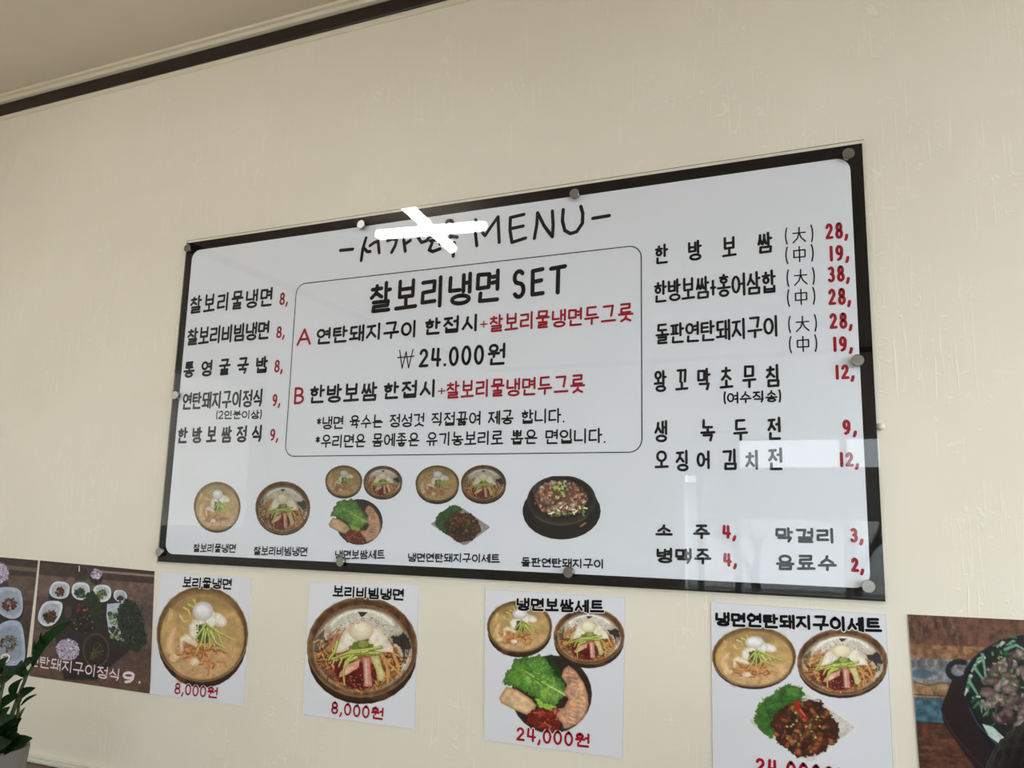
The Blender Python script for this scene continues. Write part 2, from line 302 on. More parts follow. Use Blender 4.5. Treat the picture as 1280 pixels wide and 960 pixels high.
OTH = {
 '0': (.62, [arc(.5, .5, .48, .5, 90, 450, 18)]), '1': (.30, [[(.5, 1), (.5, 0)]]),
 '2': (.62, [arc(.48, .72, .42, .27, 165, -25, 9) + [(.02, .04), (1, .04)]]),
 '3': (.58, [[(.1, .93)] + arc(.42, .74, .45, .25, 80, -80, 7), arc(.42, .26, .53, .26, 85, -140, 9)]),
 '4': (.66, [[(.12, 1), (.04, .38), (1, .34)], [(.74, .98), (.72, 0)]]),
 '8': (.60, [arc(.5, .75, .40, .25, 90, 450, 14), arc(.5, .25, .48, .26, 90, 450, 14)]),
 '9': (.60, [arc(.46, .70, .42, .29, 20, 380, 14), [(.9, .78), (.86, .35), (.62, .08), (.25, 0)]]),
 ',': (.22, [[(.65, .10), (.5, -.06), (.15, -.22)]]), '.': (.18, [[(.5, .02), (.5, .03)]]), ' ': (.42, []),
 '+': (.46, [[(0, .45), (1, .45)], [(.5, .78), (.5, .12)]]), '-': (1.0, [[(0, .5), (1, .55)]]),
 '*': (.50, [[(.5, .86), (.5, .42)], [(.1, .76), (.9, .52)], [(.9, .76), (.1, .52)]]),
 '(': (.24, [[(.85, 1.05), (.3, .78), (.12, .5), (.3, .22), (.85, -.05)]]), ')': (.24, [[(.15, 1.05), (.7, .78), (.88, .5), (.7, .22), (.15, -.05)]]),
 'A': (.72, [[(0, 0), (.5, 1), (1, 0)], [(.2, .33), (.82, .35)]]), 'B': (.60, [[(.05, 1), (.05, 0)], [(.05, 1)] + arc(.4, .76, .45, .24, 80, -85, 7) + [(.05, .52)], [(.4, .52)] + arc(.42, .26, .55, .26, 85, -90, 8) + [(.05, 0)]]),
 'S': (.62, [arc(.5, .75, .42, .25, 40, 230, 9) + arc(.5, .25, .45, .27, 65, -145, 10)]), 'E': (.62, [[(.95, 1), (.05, .96), (.05, .03), (1, .05)], [(.05, .52), (.85, .56)]]),
 'T': (.74, [[(0, .96), (1, 1)], [(.52, .97), (.5, 0)]]),
 '₩': (.80, [[(.1, 1), (.3, 0), (.5, .9), (.7, 0), (.92, 1)], [(0, .60), (1, .62)]]),
 '大': (1.0, [[(0, .63), (1, .63)], [(.52, 1), (.50, .62), (.36, .28), (0, 0)], [(.52, .6), (.66, .3), (1, .02)]]),
 '中': (.9, [[(.02, .76), (.98, .76), (.98, .30), (.02, .30), (.02, .76)], [(.5, 1), (.5, 0)]]),
}
def ribbon(mb, pts, r, y, tri=10):  # a brush stroke: mitred strip with round ends; each piece sits a hair above the last
    pieces = [[pts[0]]]
    for k in range(1, len(pts)):
        if math.hypot(pts[k][0] - pieces[-1][-1][0], pts[k][1] - pieces[-1][-1][1]) < 1e-7: continue
        pieces[-1].append(pts[k])
        if k < len(pts) - 1:
            a0 = math.atan2(pts[k][1] - pts[k - 1][1], pts[k][0] - pts[k - 1][0]); a1 = math.atan2(pts[k + 1][1] - pts[k][1], pts[k + 1][0] - pts[k][0])
            if abs((a1 - a0 + math.pi) % (2 * math.pi) - math.pi) > .9: pieces.append([pts[k]])
    for P in pieces:
        mb.lay = (getattr(mb, 'lay', 0) + 1) % 12; yy = y - mb.lay * 1.6e-5
        if len(P) == 1: P = [P[0], (P[0][0] + 1e-5, P[0][1])]
        n = len(P); L_, R_ = [], []
        for k in range(n):
            t0 = (P[k][0] - P[k - 1][0], P[k][1] - P[k - 1][1]) if k else (P[1][0] - P[0][0], P[1][1] - P[0][1])
            t1 = (P[k + 1][0] - P[k][0], P[k + 1][1] - P[k][1]) if k < n - 1 else t0
            l0, l1 = math.hypot(*t0), math.hypot(*t1); tx, tz = t0[0] / l0 + t1[0] / l1, t0[1] / l0 + t1[1] / l1; l = math.hypot(tx, tz) or 1; tx, tz = tx / l, tz / l
            q = r / max(.6, tx * t0[0] / l0 + tz * t0[1] / l0)
            L_.append((P[k][0] - tz * q, P[k][1] + tx * q)); R_.append((P[k][0] + tz * q, P[k][1] - tx * q))
            if k == 0: a_s = math.atan2(tz, tx)
            if k == n - 1: a_e = math.atan2(tz, tx)
        vs = L_ + R_; fs = [(k, n + k, n + k + 1, k + 1) for k in range(n - 1)]
        h = tri // 2
        for (c_x, c_z), a_, (i0, i1) in ((P[0], a_s + math.pi / 2, (0, n)), (P[-1], a_e - math.pi / 2, (2 * n - 1, n - 1))):
            b = len(vs); vs += [(c_x + r * math.cos(a_ + math.pi * m_ / h), c_z + r * math.sin(a_ + math.pi * m_ / h)) for m_ in range(1, h)]
            fs.append(tuple([i0] + list(range(b, len(vs))) + [i1]))
        mb.add([(x, yy, z) for x, z in vs], fs)
def line_strokes(s, x0, x1, z0, z1, r, gap=0.08, tilt=0.0):
    ws = [1.0 if '가' <= c <= '힣' else OTH[c][0] for c in s]
    W = (x1 - x0) / (sum(ws) + gap * (len(s) - 1)); x = x0; out = []; rnd = random.Random(s)
    for c, k in zip(s, ws):
        w_ = W * k; st = hangul(c) if '가' <= c <= '힣' else OTH[c][1]
        a, b = x + r, x + w_ - r
        if c in '1.,': a, b = x + w_ * .1, x + w_ * .9
        dz = rnd.uniform(-.012, .012) * (z1 - z0)
        out.append([])
        for p in st:
            out[-1].append([(a + u * (b - a), z0 + r + dz + v * (z1 - z0 - 2 * r) + tilt * (a + u * (b - a) - x0)) for u, v in p])
        x += w_ + W * gap
    return out
def letter(parent, name, s, tl, br, wt, m, y, gap=0.08, rim=None, h=None):
    A = at(*tl, y); B = at(*br, y); r = wt / 2000.0; tilt = 0.0; za, zb = B.z, A.z
    if h:                           # letter height given: the line follows its own slight slope
        A2_, B2_ = at(tl[0], tl[1] + h, y), at(br[0], br[1] - h, y); hh = ((A.z - A2_.z) + (B2_.z - B.z)) / 2
        za, zb = A2_.z, A2_.z + hh; tilt = ((B.z + B2_.z) - (A.z + A2_.z)) / 2 / (B.x - A.x)
    glyphs = [g for g in line_strokes(s, A.x, B.x, za, zb, r, gap, tilt) if g]
    if gap > .4:                    # widely spaced writing: every character on its own
        for g in glyphs: mb = MB(); [ribbon(mb, p, r, y) for p in g]; mb.build(name, m, parent)
        return
    st = [p for g in glyphs for p in g]
    if rim:
        h = MB(); [ribbon(h, p, r + rim[0] / 1000.0, y) for p in st]; h.build(name + '_outline', rim[1], parent)
        y -= 0.0004
    mb = MB(); [ribbon(mb, p, r, y) for p in st]
    return mb.build(name, m, parent)

# ------------------------------------------------------------------ printed pictures: a small painter whose result becomes vertex colours
RS = np.random.RandomState(7)
def vnoise(h, w_, cell):
    gh, gw = int(h / cell) + 3, int(w_ / cell) + 3; g = RS.rand(gh, gw)
    yy, xx = np.arange(h) / cell, np.arange(w_) / cell; yi, xi = yy.astype(int), xx.astype(int); fy, fx = (yy - yi)[:, None], (xx - xi)[None]
    fy, fx = fy * fy * (3 - 2 * fy), fx * fx * (3 - 2 * fx)
    a, b, c, d = g[yi][:, xi], g[yi][:, xi + 1], g[yi + 1][:, xi], g[yi + 1][:, xi + 1]
    return (a * (1 - fx) + b * fx) * (1 - fy) + (c * (1 - fx) + d * fx) * fy
class Canvas:
    def __init__(s, x0, y0, x1, y1, k, base, alpha=1.0):
        s.x0, s.y0, s.k = x0, y0, k; s.w, s.h = int((x1 - x0) * k), int((y1 - y0) * k)
        s.a = np.ones((s.h, s.w, 3)) * np.array(base, float); s.al = np.ones((s.h, s.w)) * alpha
        s.n = [vnoise(s.h, s.w, c) - .5 for c in (2, 5, 14)]; s.T = None
    def setT(s, ox, oy, sx, sy, rot=0.0): s.T = (ox, oy, sx, sy, math.cos(rot), math.sin(rot))
    def tp(s, p):
        if s.T:
            ox, oy, sx, sy, c, n = s.T; u, v = p[0] * sx, p[1] * sy; p = (ox + c * u - n * v, oy + n * u + c * v)
        return ((p[0] - s.x0) * s.k, (p[1] - s.y0) * s.k)
    def sc(s): return s.k * (abs(s.T[2]) + abs(s.T[3])) / 2 if s.T else s.k
    def box(s, P, m):
        x0, y0 = P.min(0) - m; x1, y1 = P.max(0) + m
        x0, y0, x1, y1 = max(0, int(x0)), max(0, int(y0)), min(s.w, int(x1) + 2), min(s.h, int(y1) + 2)
        return (x0, y0, x1, y1) if x1 > x0 and y1 > y0 else None
    def blend(s, B, M, col, nz, op, edge, sd):
        x0, y0, x1, y1 = B; c = np.ones(M.shape + (3,)) * np.array(col, float)
        n = sum(s.n[i][y0:y1, x0:x1] * nz[i] for i in range(3))
        c = c * (1 + n[..., None])
        if edge is not None:
            e = np.clip(1 - sd / edge[0], 0, 1)[..., None] * edge[2]; c = c * (1 - e) + np.array(edge[1], float) * e
        M = (M * op)[..., None]; s.a[y0:y1, x0:x1] = s.a[y0:y1, x0:x1] * (1 - M) + c * M
        s.al[y0:y1, x0:x1] = np.maximum(s.al[y0:y1, x0:x1], M[..., 0])
    def poly(s, pts, col, nz=(.1, .1, .1), op=1.0, soft=.7, edge=None, rag=0.0):
        P = np.array([s.tp(p) for p in pts]); B = s.box(P, 3)
        if not B: return
        x0, y0, x1, y1 = B; X, Y = np.meshgrid(np.arange(x0, x1) + .5, np.arange(y0, y1) + .5)
        ins = np.zeros(X.shape, bool); D = np.full(X.shape, 1e9)
        for i in range(len(P)):
            ax, ay = P[i]; bx, by = P[(i + 1) % len(P)]
            if (ay > by) != (ay <= by) or ay != by:
                cnd = ((ay > Y) != (by > Y))
                with np.errstate(divide='ignore', invalid='ignore'): xi = (bx - ax) * (Y - ay) / (by - ay) + ax
                ins ^= cnd & (X < xi)
            dx, dy = bx - ax, by - ay; l = dx * dx + dy * dy + 1e-9
            t = np.clip(((X - ax) * dx + (Y - ay) * dy) / l, 0, 1); D = np.minimum(D, np.hypot(X - ax - t * dx, Y - ay - t * dy))
        sd = np.where(ins, D, -D)
        if rag: sd = sd + s.n[1][y0:y1, x0:x1] * rag * s.sc() * 2 + s.n[0][y0:y1, x0:x1] * rag * s.sc()
        M = np.clip(sd / soft + .5, 0, 1)
        if edge is not None: edge = (edge[0] * s.sc(), edge[1], edge[2])
        s.blend(B, M, col, nz, op, edge, sd)
    def ell(s, cx, cy, rx, ry, col, rot=0, **k):
        c, n = math.cos(rot), math.sin(rot)
        s.poly([(cx + rx * math.cos(a) * c - ry * math.sin(a) * n, cy + rx * math.cos(a) * n + ry * math.sin(a) * c) for a in np.linspace(0, 2 * math.pi, 28)[:-1]], col, **k)
    def st(s, pts, r0, col, r1=None, op=1.0, nz=(.1, .1, 0)):
        r1 = r0 if r1 is None else r1; P = np.array([s.tp(p) for p in pts]); r0 *= s.sc(); r1 *= s.sc(); B = s.box(P, max(r0, r1) + 2)
        if not B: return
        x0, y0, x1, y1 = B; X, Y = np.meshgrid(np.arange(x0, x1) + .5, np.arange(y0, y1) + .5); S = np.full(X.shape, -1e9); n = len(P) - 1
        for i in range(n):
            ax, ay = P[i]; bx, by = P[i + 1]; dx, dy = bx - ax, by - ay; l = dx * dx + dy * dy + 1e-9
            t = np.clip(((X - ax) * dx + (Y - ay) * dy) / l, 0, 1); r = r0 + (r1 - r0) * (i + t) / n
            S = np.maximum(S, r - np.hypot(X - ax - t * dx, Y - ay - t * dy))
        s.blend(B, np.clip(S + .5, 0, 1), col, nz, op, None, S)
    def lump(s, cx, cy, r, col, el=1.0, nz=(.15, .2, .1), dark=.45):
        k = RS.randint(7, 11); ph = RS.rand() * 6.28; pts = []
        for i in range(k):
            a = 2 * math.pi * i / k; q = r * (.75 + .5 * RS.rand()); u, v = q * math.cos(a), q * el * math.sin(a)
            pts.append((cx + u * math.cos(ph) - v * math.sin(ph), cy + u * math.sin(ph) + v * math.cos(ph)))
        s.poly(pts, col, nz=nz, soft=1.0, edge=(r * .55, [c * dark for c in col], .75))
    def sample(s, px, py):
        u = np.clip((px - s.x0) * s.k - .5, 0, s.w - 1.001); v = np.clip((py - s.y0) * s.k - .5, 0, s.h - 1.001)
        i, j = v.astype(int), u.astype(int); fy, fx = (v - i)[:, None], (u - j)[:, None]
        A = np.dstack([s.a, s.al[..., None] * 255])
        return (A[i, j] * (1 - fx) + A[i, j + 1] * fx) * (1 - fy) + (A[i + 1, j] * (1 - fx) + A[i + 1, j + 1] * fx) * fy

def print_mat(name, rough, spec):
    m = bpy.data.materials.new(name); m.use_nodes = True; nt = m.node_tree; b = nt.nodes['Principled BSDF']
    a = nt.nodes.new('ShaderNodeAttribute'); a.attribute_name = 'print'; nt.links.new(a.outputs['Color'], b.inputs['Base Color'])
    b.inputs['Roughness'].default_value = rough; b.inputs['Specular IOR Level'].default_value = spec; return m
PRINT = print_mat('printed_paper', 0.45, 0.3); PRINTB = print_mat('printed_board', 0.5, 0.3)
def print_grid(name, quad, cv, gain, y, step, parent, m, mask=False, yb=None):
    TL, TR, BR, BL = [at(p[0], p[1], y) for p in quad]
    nu = max(2, int((TR - TL).length / step)); nv = max(2, int((BL - TL).length / step))
    U, V = np.meshgrid(np.linspace(0, 1, nu + 1), np.linspace(0, 1, nv + 1))
    g = lambda k: (TL[k] * (1 - U) + TR[k] * U) * (1 - V) + (BL[k] * (1 - U) + BR[k] * U) * V
    X, Z = g(0).ravel(), g(2).ravel(); px, py = pix(X, np.full(X.shape, y), Z); C = cv.sample(px, py)
    idx = np.arange((nu + 1) * (nv + 1)).reshape(nv + 1, nu + 1)
    F = np.stack([idx[:-1, :-1], idx[1:, :-1], idx[1:, 1:], idx[:-1, 1:]], -1).reshape(-1, 4)
    if mask: F = F[(C[F, 3].mean(1) > 110)]
    else:
        ring = list(idx[0]) + list(idx[1:, -1]) + list(idx[-1, -2::-1]) + list(idx[-2:0:-1, 0]); n0 = len(X)
        X = np.append(X, X[ring]); Z = np.append(Z, Z[ring]); C = np.vstack([C, C[ring] * 0 + 200]); Y = np.append(np.full(n0, y), np.full(len(ring), yb))
        k = len(ring); F = np.vstack([F, [[ring[(i + 1) % k], ring[i], n0 + i, n0 + (i + 1) % k] for i in range(k)]])
    if mask: Y = np.full(len(X), y)
    off = world_of(parent)
    me = bpy.data.meshes.new(name); me.vertices.add(len(X)); me.vertices.foreach_set('co', np.stack([X - off.x, Y - off.y, Z - off.z], 1).ravel())
    me.loops.add(len(F) * 4); me.loops.foreach_set('vertex_index', F.ravel().astype(np.int32))
    me.polygons.add(len(F)); me.polygons.foreach_set('loop_start', np.arange(0, len(F) * 4, 4, dtype=np.int32)); me.update(calc_edges=True); me.validate()
    P_ = np.clip(C[:, :3], 0, 255); g_ = P_.mean(1, keepdims=True); P_ = g_ + (P_ - g_) * .88; P_ = 204 * (P_ / 204) ** 1.22   # print contrast
    rgb = np.clip(lin(np.clip(P_, 0, 255)) * gain, 0, .9)
    ca = me.color_attributes.new('print', 'FLOAT_COLOR', 'POINT'); ca.data.foreach_set('color', np.hstack([rgb, np.ones((len(X), 1))]).ravel())
    me.materials.append(m); o = bpy.data.objects.new(name, me); COL.objects.link(o); o.parent = parent; return o

R = RS.uniform
def bowl_soup(c, ox, oy, rx, ry, side, dim=1.0):
    D = lambda *a: [q * dim for q in a]
    c.setT(ox, oy, rx, ry)
    c.ell(0, side, .97, .97, D(84, 56, 38), nz=(.1, .1, .3), edge=(.12, D(38, 22, 14), .8))
    c.ell(-.45, side + .72, .12, .16, D(150, 110, 80), op=.5, soft=6)
    c.ell(0, 0, 1, 1, D(104, 78, 48), edge=(.035, D(190, 156, 116), .8))
    c.ell(0, -.1, .93, .86, D(146, 118, 76), nz=(.05, .1, .2), edge=(.1, D(95, 66, 36), .6))
    c.ell(0, .06, .92, .90, D(190, 159, 106), nz=(.04, .06, .16), edge=(.05, D(172, 132, 82), .8))
    c.ell(.0, -.62, .74, .22, D(150, 122, 80), op=.55, soft=18); c.ell(.35, .55, .5, .3, D(204, 170, 132), op=.55, soft=14, rot=-.5); c.ell(-.1, .72, .5, .2, D(206, 172, 136), op=.6, soft=10)
    for i in range(26): c.st([(R(-.8, .8), R(-.6, .8)), (R(-.8, .8), R(-.6, .8))], .012, D(208, 172, 112), op=.16)
    c.poly([(-.68, -.1), (-.55, -.18), (-.62, .2), (-.58, .42), (-.45, .47), (-.42, .34), (-.42, .18), (-.50, .5), (-.62, .52), (-.80, .34), (-.78, .1)], D(222, 190, 150), op=.9, soft=2, edge=(.08, D(192, 156, 112), .6))
    c.poly([(-.72, -.55), (-.62, -.5), (-.66, -.3), (-.78, -.2), (-.74, -.4)], D(218, 186, 130), op=.6, soft=2)
    for i in range(60):
        a = R(0, 6.28); x, y = -.05 + R(-.38, .38), .42 + R(-.2, .22)
        c.st([(x, y), (x + .16 * math.cos(a), y + .1 * math.sin(a)), (x + .26 * math.cos(a + .6), y + .16 * math.sin(a + .6))], .014, D(*[(196, 132, 74), (170, 104, 56), (212, 152, 96), (146, 88, 48)][i % 4]), op=.85)
    c.st([(.08, .55), (.16, .7), (.12, .86)], .022, D(196, 140, 84)); c.st([(-.1, .6), (-.18, .75), (-.2, .85)], .02, D(206, 156, 106))
    c.poly([(-.50, .08), (-.38, -.02), (-.2, .05), (-.1, .2), (-.12, .28), (-.3, .2), (-.42, .16), (-.4, .34), (-.5, .38)], D(232, 216, 196), soft=1.5, edge=(.06, D(180, 150, 122), .6))
    c.poly([(-.3, -.18), (-.2, -.3), (0, -.34), (.1, -.2), (0, .0), (-.14, .12), (-.28, .06)], D(230, 222, 208), soft=1.5, edge=(.07, D(176, 156, 130), .6))
    c.ell(.34, -.30, .21, .13, D(228, 222, 212), rot=.45, edge=(.07, D(192, 178, 154), .6)); c.ell(.18, -.33, .12, .2, D(228, 222, 212), rot=-.1, edge=(.05, D(200, 190, 168), .5))
    c.ell(.015, -.48, .225, .20, D(222, 220, 220), nz=(.01, .02, .04), edge=(.12, D(178, 172, 172), .75)); c.ell(-.03, -.53, .09, .07, D(240, 240, 240), op=.7, soft=8)
    c.ell(-.17, .58, .11, .09, D(228, 208, 186), edge=(.05, D(190, 160, 130), .6)); c.ell(-.62, .5, .1, .08, D(222, 200, 170), op=.8)
    c.poly([(-.1, -.18), (.15, -.2), (.2, .05), (.1, .22), (-.12, .12)], D(84, 92, 40), rag=.04)
    for p in ([(.04, -.1), (-.02, .15), (-.16, .44)], [(.08, -.1), (.05, .1), (.04, .32)], [(.1, -.12), (.15, .1), (.15, .3)], [(.14, -.15), (.25, .08), (.26, .26)], [(.12, -.18), (.34, .02), (.44, .28)], [(.1, -.2), (.36, -.02), (.66, .12)], [(.06, -.2), (-.08, .0), (-.14, .1)], [(.15, -.05), (.3, .2), (.48, .3)]):
        c.st(p, .028, D(*(146, 156, 72)), .014); c.st([(x + .010, y - .01) for x, y in p], .013, D(206, 210, 136), .007)
    for p in ([(-.48, -.38), (-.40, -.26), (-.3, -.28)], [(-.4, -.55), (-.3, -.5), (-.26, -.36)], [(-.3, -.62), (-.2, -.56)], [(-.18, -.72), (-.14, -.6)]): c.st(p, .024, D(204, 196, 110), .012)
    c.st([(-.22, -.82), (-.18, -.72)], .015, D(150, 150, 70), op=.6); c.st([(.1, -.78), (.0, -.7)], .015, D(150, 150, 70), op=.6)
    c.T = None
def bowl_mixed(c, ox, oy, rx, ry, side, dim=1.0):
    D = lambda *a: [q * dim for q in a]
    c.setT(ox, oy, rx, ry)
    c.ell(0, side, .98, .96, D(78, 50, 34), nz=(.1, .1, .3), edge=(.12, D(38, 22, 16), .7)); c.ell(.3, side + .8, .2, .08, D(132, 98, 70), op=.5, soft=6)
    c.ell(0, 0, 1, 1, D(118, 86, 56), nz=(.05, .1, .5), edge=(.05, D(168, 132, 94), .7))
    c.ell(0, -.3, .88, .62, D(104, 70, 44), nz=(.1, .3, .5))
    c.ell(0, .06, .90, .85, D(186, 176, 160), nz=(.04, .08, .25), edge=(.06, D(120, 92, 66), .8))
    c.ell(0, -.42, .60, .32, D(206, 200, 190), op=.8, soft=10); c.st(arc(0, .05, .72, .78, -140, -40, 10), .03, D(228, 224, 216), op=.8); c.st(arc(0, .02, .84, .84, -155, -25, 10), .025, D(142, 116, 92), op=.8)
    c.poly([(-.74, -.3), (-.68, -.36), (-.7, -.1), (-.78, .1), (-.86, .05), (-.85, -.15)], D(92, 84, 60), op=.8, soft=3); c.poly([(-.08, -.70), (.1, -.70), (.03, -.62), (-.02, -.60)], D(66, 56, 52), soft=1)
    c.poly([(.52, -.22), (.66, -.22), (.74, -.3), (.84, -.18), (.88, .05), (.78, .32), (.72, .3), (.74, .1), (.66, -.02), (.55, -.08)], D(66, 56, 56), soft=1.5, rag=.02, nz=(.2, .3, .3))
    for k in range(4): c.st([(.78 + k * .035, .05), (.77 + k * .035, .25), (.68 + k * .035, .45)], .008, D(228, 222, 214), op=.8)
    # noodles and sauce
    c.poly([(-.86, .12), (-.72, .0), (-.6, -.2), (-.3, -.28), (-.2, .1), (.2, .1), (.45, -.18), (.62, .0), (.74, .35), (.6, .62), (.3, .84), (0, .9), (-.3, .84), (-.6, .64), (-.8, .4)], D(152, 104, 62), nz=(.5, .4, .3), rag=.03, soft=2)
    for i in range(230):
        a = R(.0, math.pi); q = R(.45, .88); x, y = q * math.cos(a) * .92, .08 + q * math.sin(a) * .85; b = R(0, 6.28)
        if i % 3 == 0: x, y = R(-.8, -.4), R(-.15, .4)
        c.st([(x, y), (x + .10 * math.cos(b), y + .10 * math.sin(b))], .011, D(*[(206, 158, 98), (112, 64, 36), (184, 128, 74), (88, 44, 26), (222, 186, 132)][i % 5]), op=.9)
    for i in range(10): c.st([(R(-.7, -.45), R(-.2, .1)), (R(-.55, -.3), R(-.4, -.25))], .012, D(186, 136, 100))
    c.poly([(-.5, .28), (-.3, .22), (.0, .3), (.25, .35), (.3, .6), (.15, .82), (-.15, .84), (-.4, .7), (-.5, .5)], D(112, 24, 20), nz=(.3, .4, .3), rag=.03)
    for i in range(14): c.ell(R(-.45, .25), R(.3, .8), .03, .02, D(178, 56, 40), op=.7)
    c.poly([(-.28, .35), (-.05, .25), (-.06, .4), (-.3, .56), (-.42, .6), (-.4, .5)], D(214, 158, 136), soft=1.2, nz=(.1, .15, .1)); c.poly([(-.3, .42), (-.12, .34), (-.2, .5), (-.3, .55)], D(226, 188, 168), op=.8)
    c.poly([(.0, .2), (.14, .2), (.16, .5), (.18, .78), (.04, .78), (.02, .5)], D(204, 150, 134), soft=1.2, edge=(.04, D(162, 100, 84), .6)); c.st([(.06, .25), (.08, .72)], .02, D(226, 192, 176), op=.7)
    c.poly([(.14, .18), (.3, .16), (.36, .4), (.42, .55), (.36, .68), (.28, .66), (.24, .45)], D(204, 196, 140), soft=1.2, edge=(.04, D(166, 150, 90), .6))
    for p in ([(.35, .15), (.5, .35), (.7, .55)], [(.4, .25), (.48, .5), (.45, .7)], [(.55, .1), (.62, .3), (.66, .42)]): c.st(p, .026, D(206, 156, 92), .018)
    # white lobes, egg
    c.poly([(-.2, -.4), (-.06, -.3), (-.12, .0), (-.36, .1), (-.5, .12), (-.42, -.12), (-.34, -.3)], D(224, 216, 202), soft=2, edge=(.08, D(192, 172, 140), .5))
    c.poly([(.1, -.34), (.3, -.4), (.45, -.2), (.55, .0), (.56, .1), (.3, .1), (.12, .0)], D(228, 218, 204), soft=2, edge=(.08, D(196, 176, 146), .5))
    c.ell(-.02, -.34, .225, .215, D(226, 214, 190), nz=(.02, .03, .05), edge=(.12, D(196, 178, 148), .75)); c.ell(-.03, -.4, .1, .08, D(238, 230, 214), op=.6, soft=8)
    c.poly([(-.1, -.12), (.1, -.14), (.22, -.02), (.2, .1), (-.18, .1), (-.24, .02)], D(112, 128, 48), rag=.04); c.ell(.02, -.06, .09, .07, D(156, 158, 92))
    for p in ([(.34, .0), (.1, .05), (-.2, .08), (-.34, .16), (-.55, .24)], [(.3, .12), (.05, .12), (-.2, .15), (-.36, .22), (-.42, .38)], [(.1, .08), (-.15, .14), (-.3, .3), (-.34, .5), (-.32, .75)], [(-.05, .1), (-.25, .12), (-.42, .18)], [(-.1, .2), (-.24, .28), (-.3, .38)], [(-.45, -.1), (-.5, .1), (-.6, .25)]):
        c.st(p, .034, D(140, 154, 62), .018); c.st([(x, y - .010) for x, y in p], .016, D(200, 206, 122), .009)
    for i in range(40):
        a = R(-2.9, -.2); q = R(.44, .62); c.ell(q * math.cos(a), -.05 + q * math.sin(a) * .95, .011, .009, D(84, 60, 48), op=.7)
    for i in range(40): c.ell(R(-.3, .3), R(.55, .85), .01, .01, D(232, 200, 160), op=.8)
    c.T = None
def boiled_pork(c, ox, oy, rx, ry, dim=1.0):
    D = lambda *a: [q * dim for q in a]
    c.setT(ox, oy, rx, ry)
    c.ell(0, 0, 1, 1, D(52, 38, 34), nz=(.1, .1, .2), edge=(.05, D(84, 66, 58), .8))
    c.poly([(-.1, -.98), (0, -1.02), (.2, -.6), (.34, -.3), (.2, -.1), (.05, -.5)], D(30, 66, 26), rag=.02)
    c.poly([(-1.1, -.62), (-.98, -.7), (-.92, -.9), (-.75, -.92), (-.68, -1.0), (-.52, -.94), (-.3, -1.0), (-.12, -.88), (-.02, -.72), (.1, -.5), (.22, -.4), (.38, -.15), (.34, .05), (.2, .12), (.1, .3), (-.1, .36), (-.35, .3), (-.45, .05), (-.72, -.1), (-.95, -.2), (-1.22, -.25), (-1.16, -.45)], D(98, 142, 60), nz=(.15, .25, .30), rag=.035, edge=(.14, D(62, 100, 38), .7))
    c.poly([(-.7, -.5), (-.3, -.62), (.0, -.4), (.3, .0), (.1, .2), (-.2, .1), (-.4, -.1)], D(146, 180, 88), op=.55, soft=16, nz=(.15, .25, .3))
    c.st([(.36, .02), (.05, -.15), (-.3, -.36), (-.66, -.6)], .028, D(172, 206, 118), .01)
    for a, b in (((.05, -.15), (.0, -.55)), ((-.15, -.27), (-.3, -.75)), ((-.05, -.2), (-.3, .15)), ((-.3, -.36), (-.7, -.3)), ((-.4, -.42), (-.55, -.8)), ((.15, -.1), (.1, .2))): c.st([a, ((a[0] + b[0]) / 2 + .03, (a[1] + b[1]) / 2), b], .013, D(150, 190, 92), .005)
    for i in range(26): c.st([(R(-1, .1), R(-.85, .1)), (R(-1, .1), R(-.85, .1))], .02, D(34, 84, 20), .005, op=.25)
    c.poly([(-.4, .1), (-.2, .2), (.1, .32), (-.05, .45), (-.3, .36)], D(150, 186, 74), rag=.03)
    c.poly([(-1.22, -.05), (-1.12, -.2), (-.85, -.12), (-.5, .12), (-.38, .28), (-.44, .45), (-.62, .52), (-.95, .38), (-1.25, .22), (-1.3, .1)], D(206, 178, 142), nz=(.03, .1, .2), soft=1.2, edge=(.09, D(164, 124, 84), .8))
    c.poly([(.42, -.74), (.6, -.6), (.8, -.3), (.9, .0), (.92, .25), (.85, .5), (.7, .72), (.42, .86), (.3, .88), (.26, .74), (.02, .5), (.05, .38), (.3, .34), (.42, .12), (.3, -.05), (.38, -.25), (.24, -.45), (.3, -.65)], D(192, 150, 122), nz=(.08, .22, .25), soft=1.2, edge=(.08, D(150, 106, 80), .8))
    c.poly([(.62, -.5), (.8, -.2), (.86, .2), (.8, .5), (.66, .66), (.7, .3), (.7, -.1)], D(216, 178, 134), op=.7, soft=5)
    for i in range(12):
        t = i / 11; x = .42 + .25 * math.sin(t * 3.0); y = -.55 + 1.2 * t; c.st([(x - R(0, .12), y + R(-.03, .03)), (x + R(.04, .18), y + .05)], .012, D(134, 88, 68), op=R(.2, .6))
        c.st([(x - .05, y + .04), (x + R(.05, .24), y + .09)], .014, D(222, 192, 168), op=R(.2, .6))
    c.poly([(-.6, .5), (-.5, .4), (-.3, .34), (-.05, .38), (.1, .5), (.22, .75), (.18, .92), (-.1, .95), (-.4, .85), (-.6, .7)], D(116, 36, 26), nz=(.3, .3, .2), rag=.03)
    for i in range(46):
        a = R(0, 6.28); x, y = R(-.55, .15), R(.4, .9); c.st([(x, y), (x + .12 * math.cos(a), y + .1 * math.sin(a))], .024, D(*[(166, 62, 42), (96, 26, 20), (186, 96, 66), (134, 42, 30)][i % 4]), .012)
    c.T = None
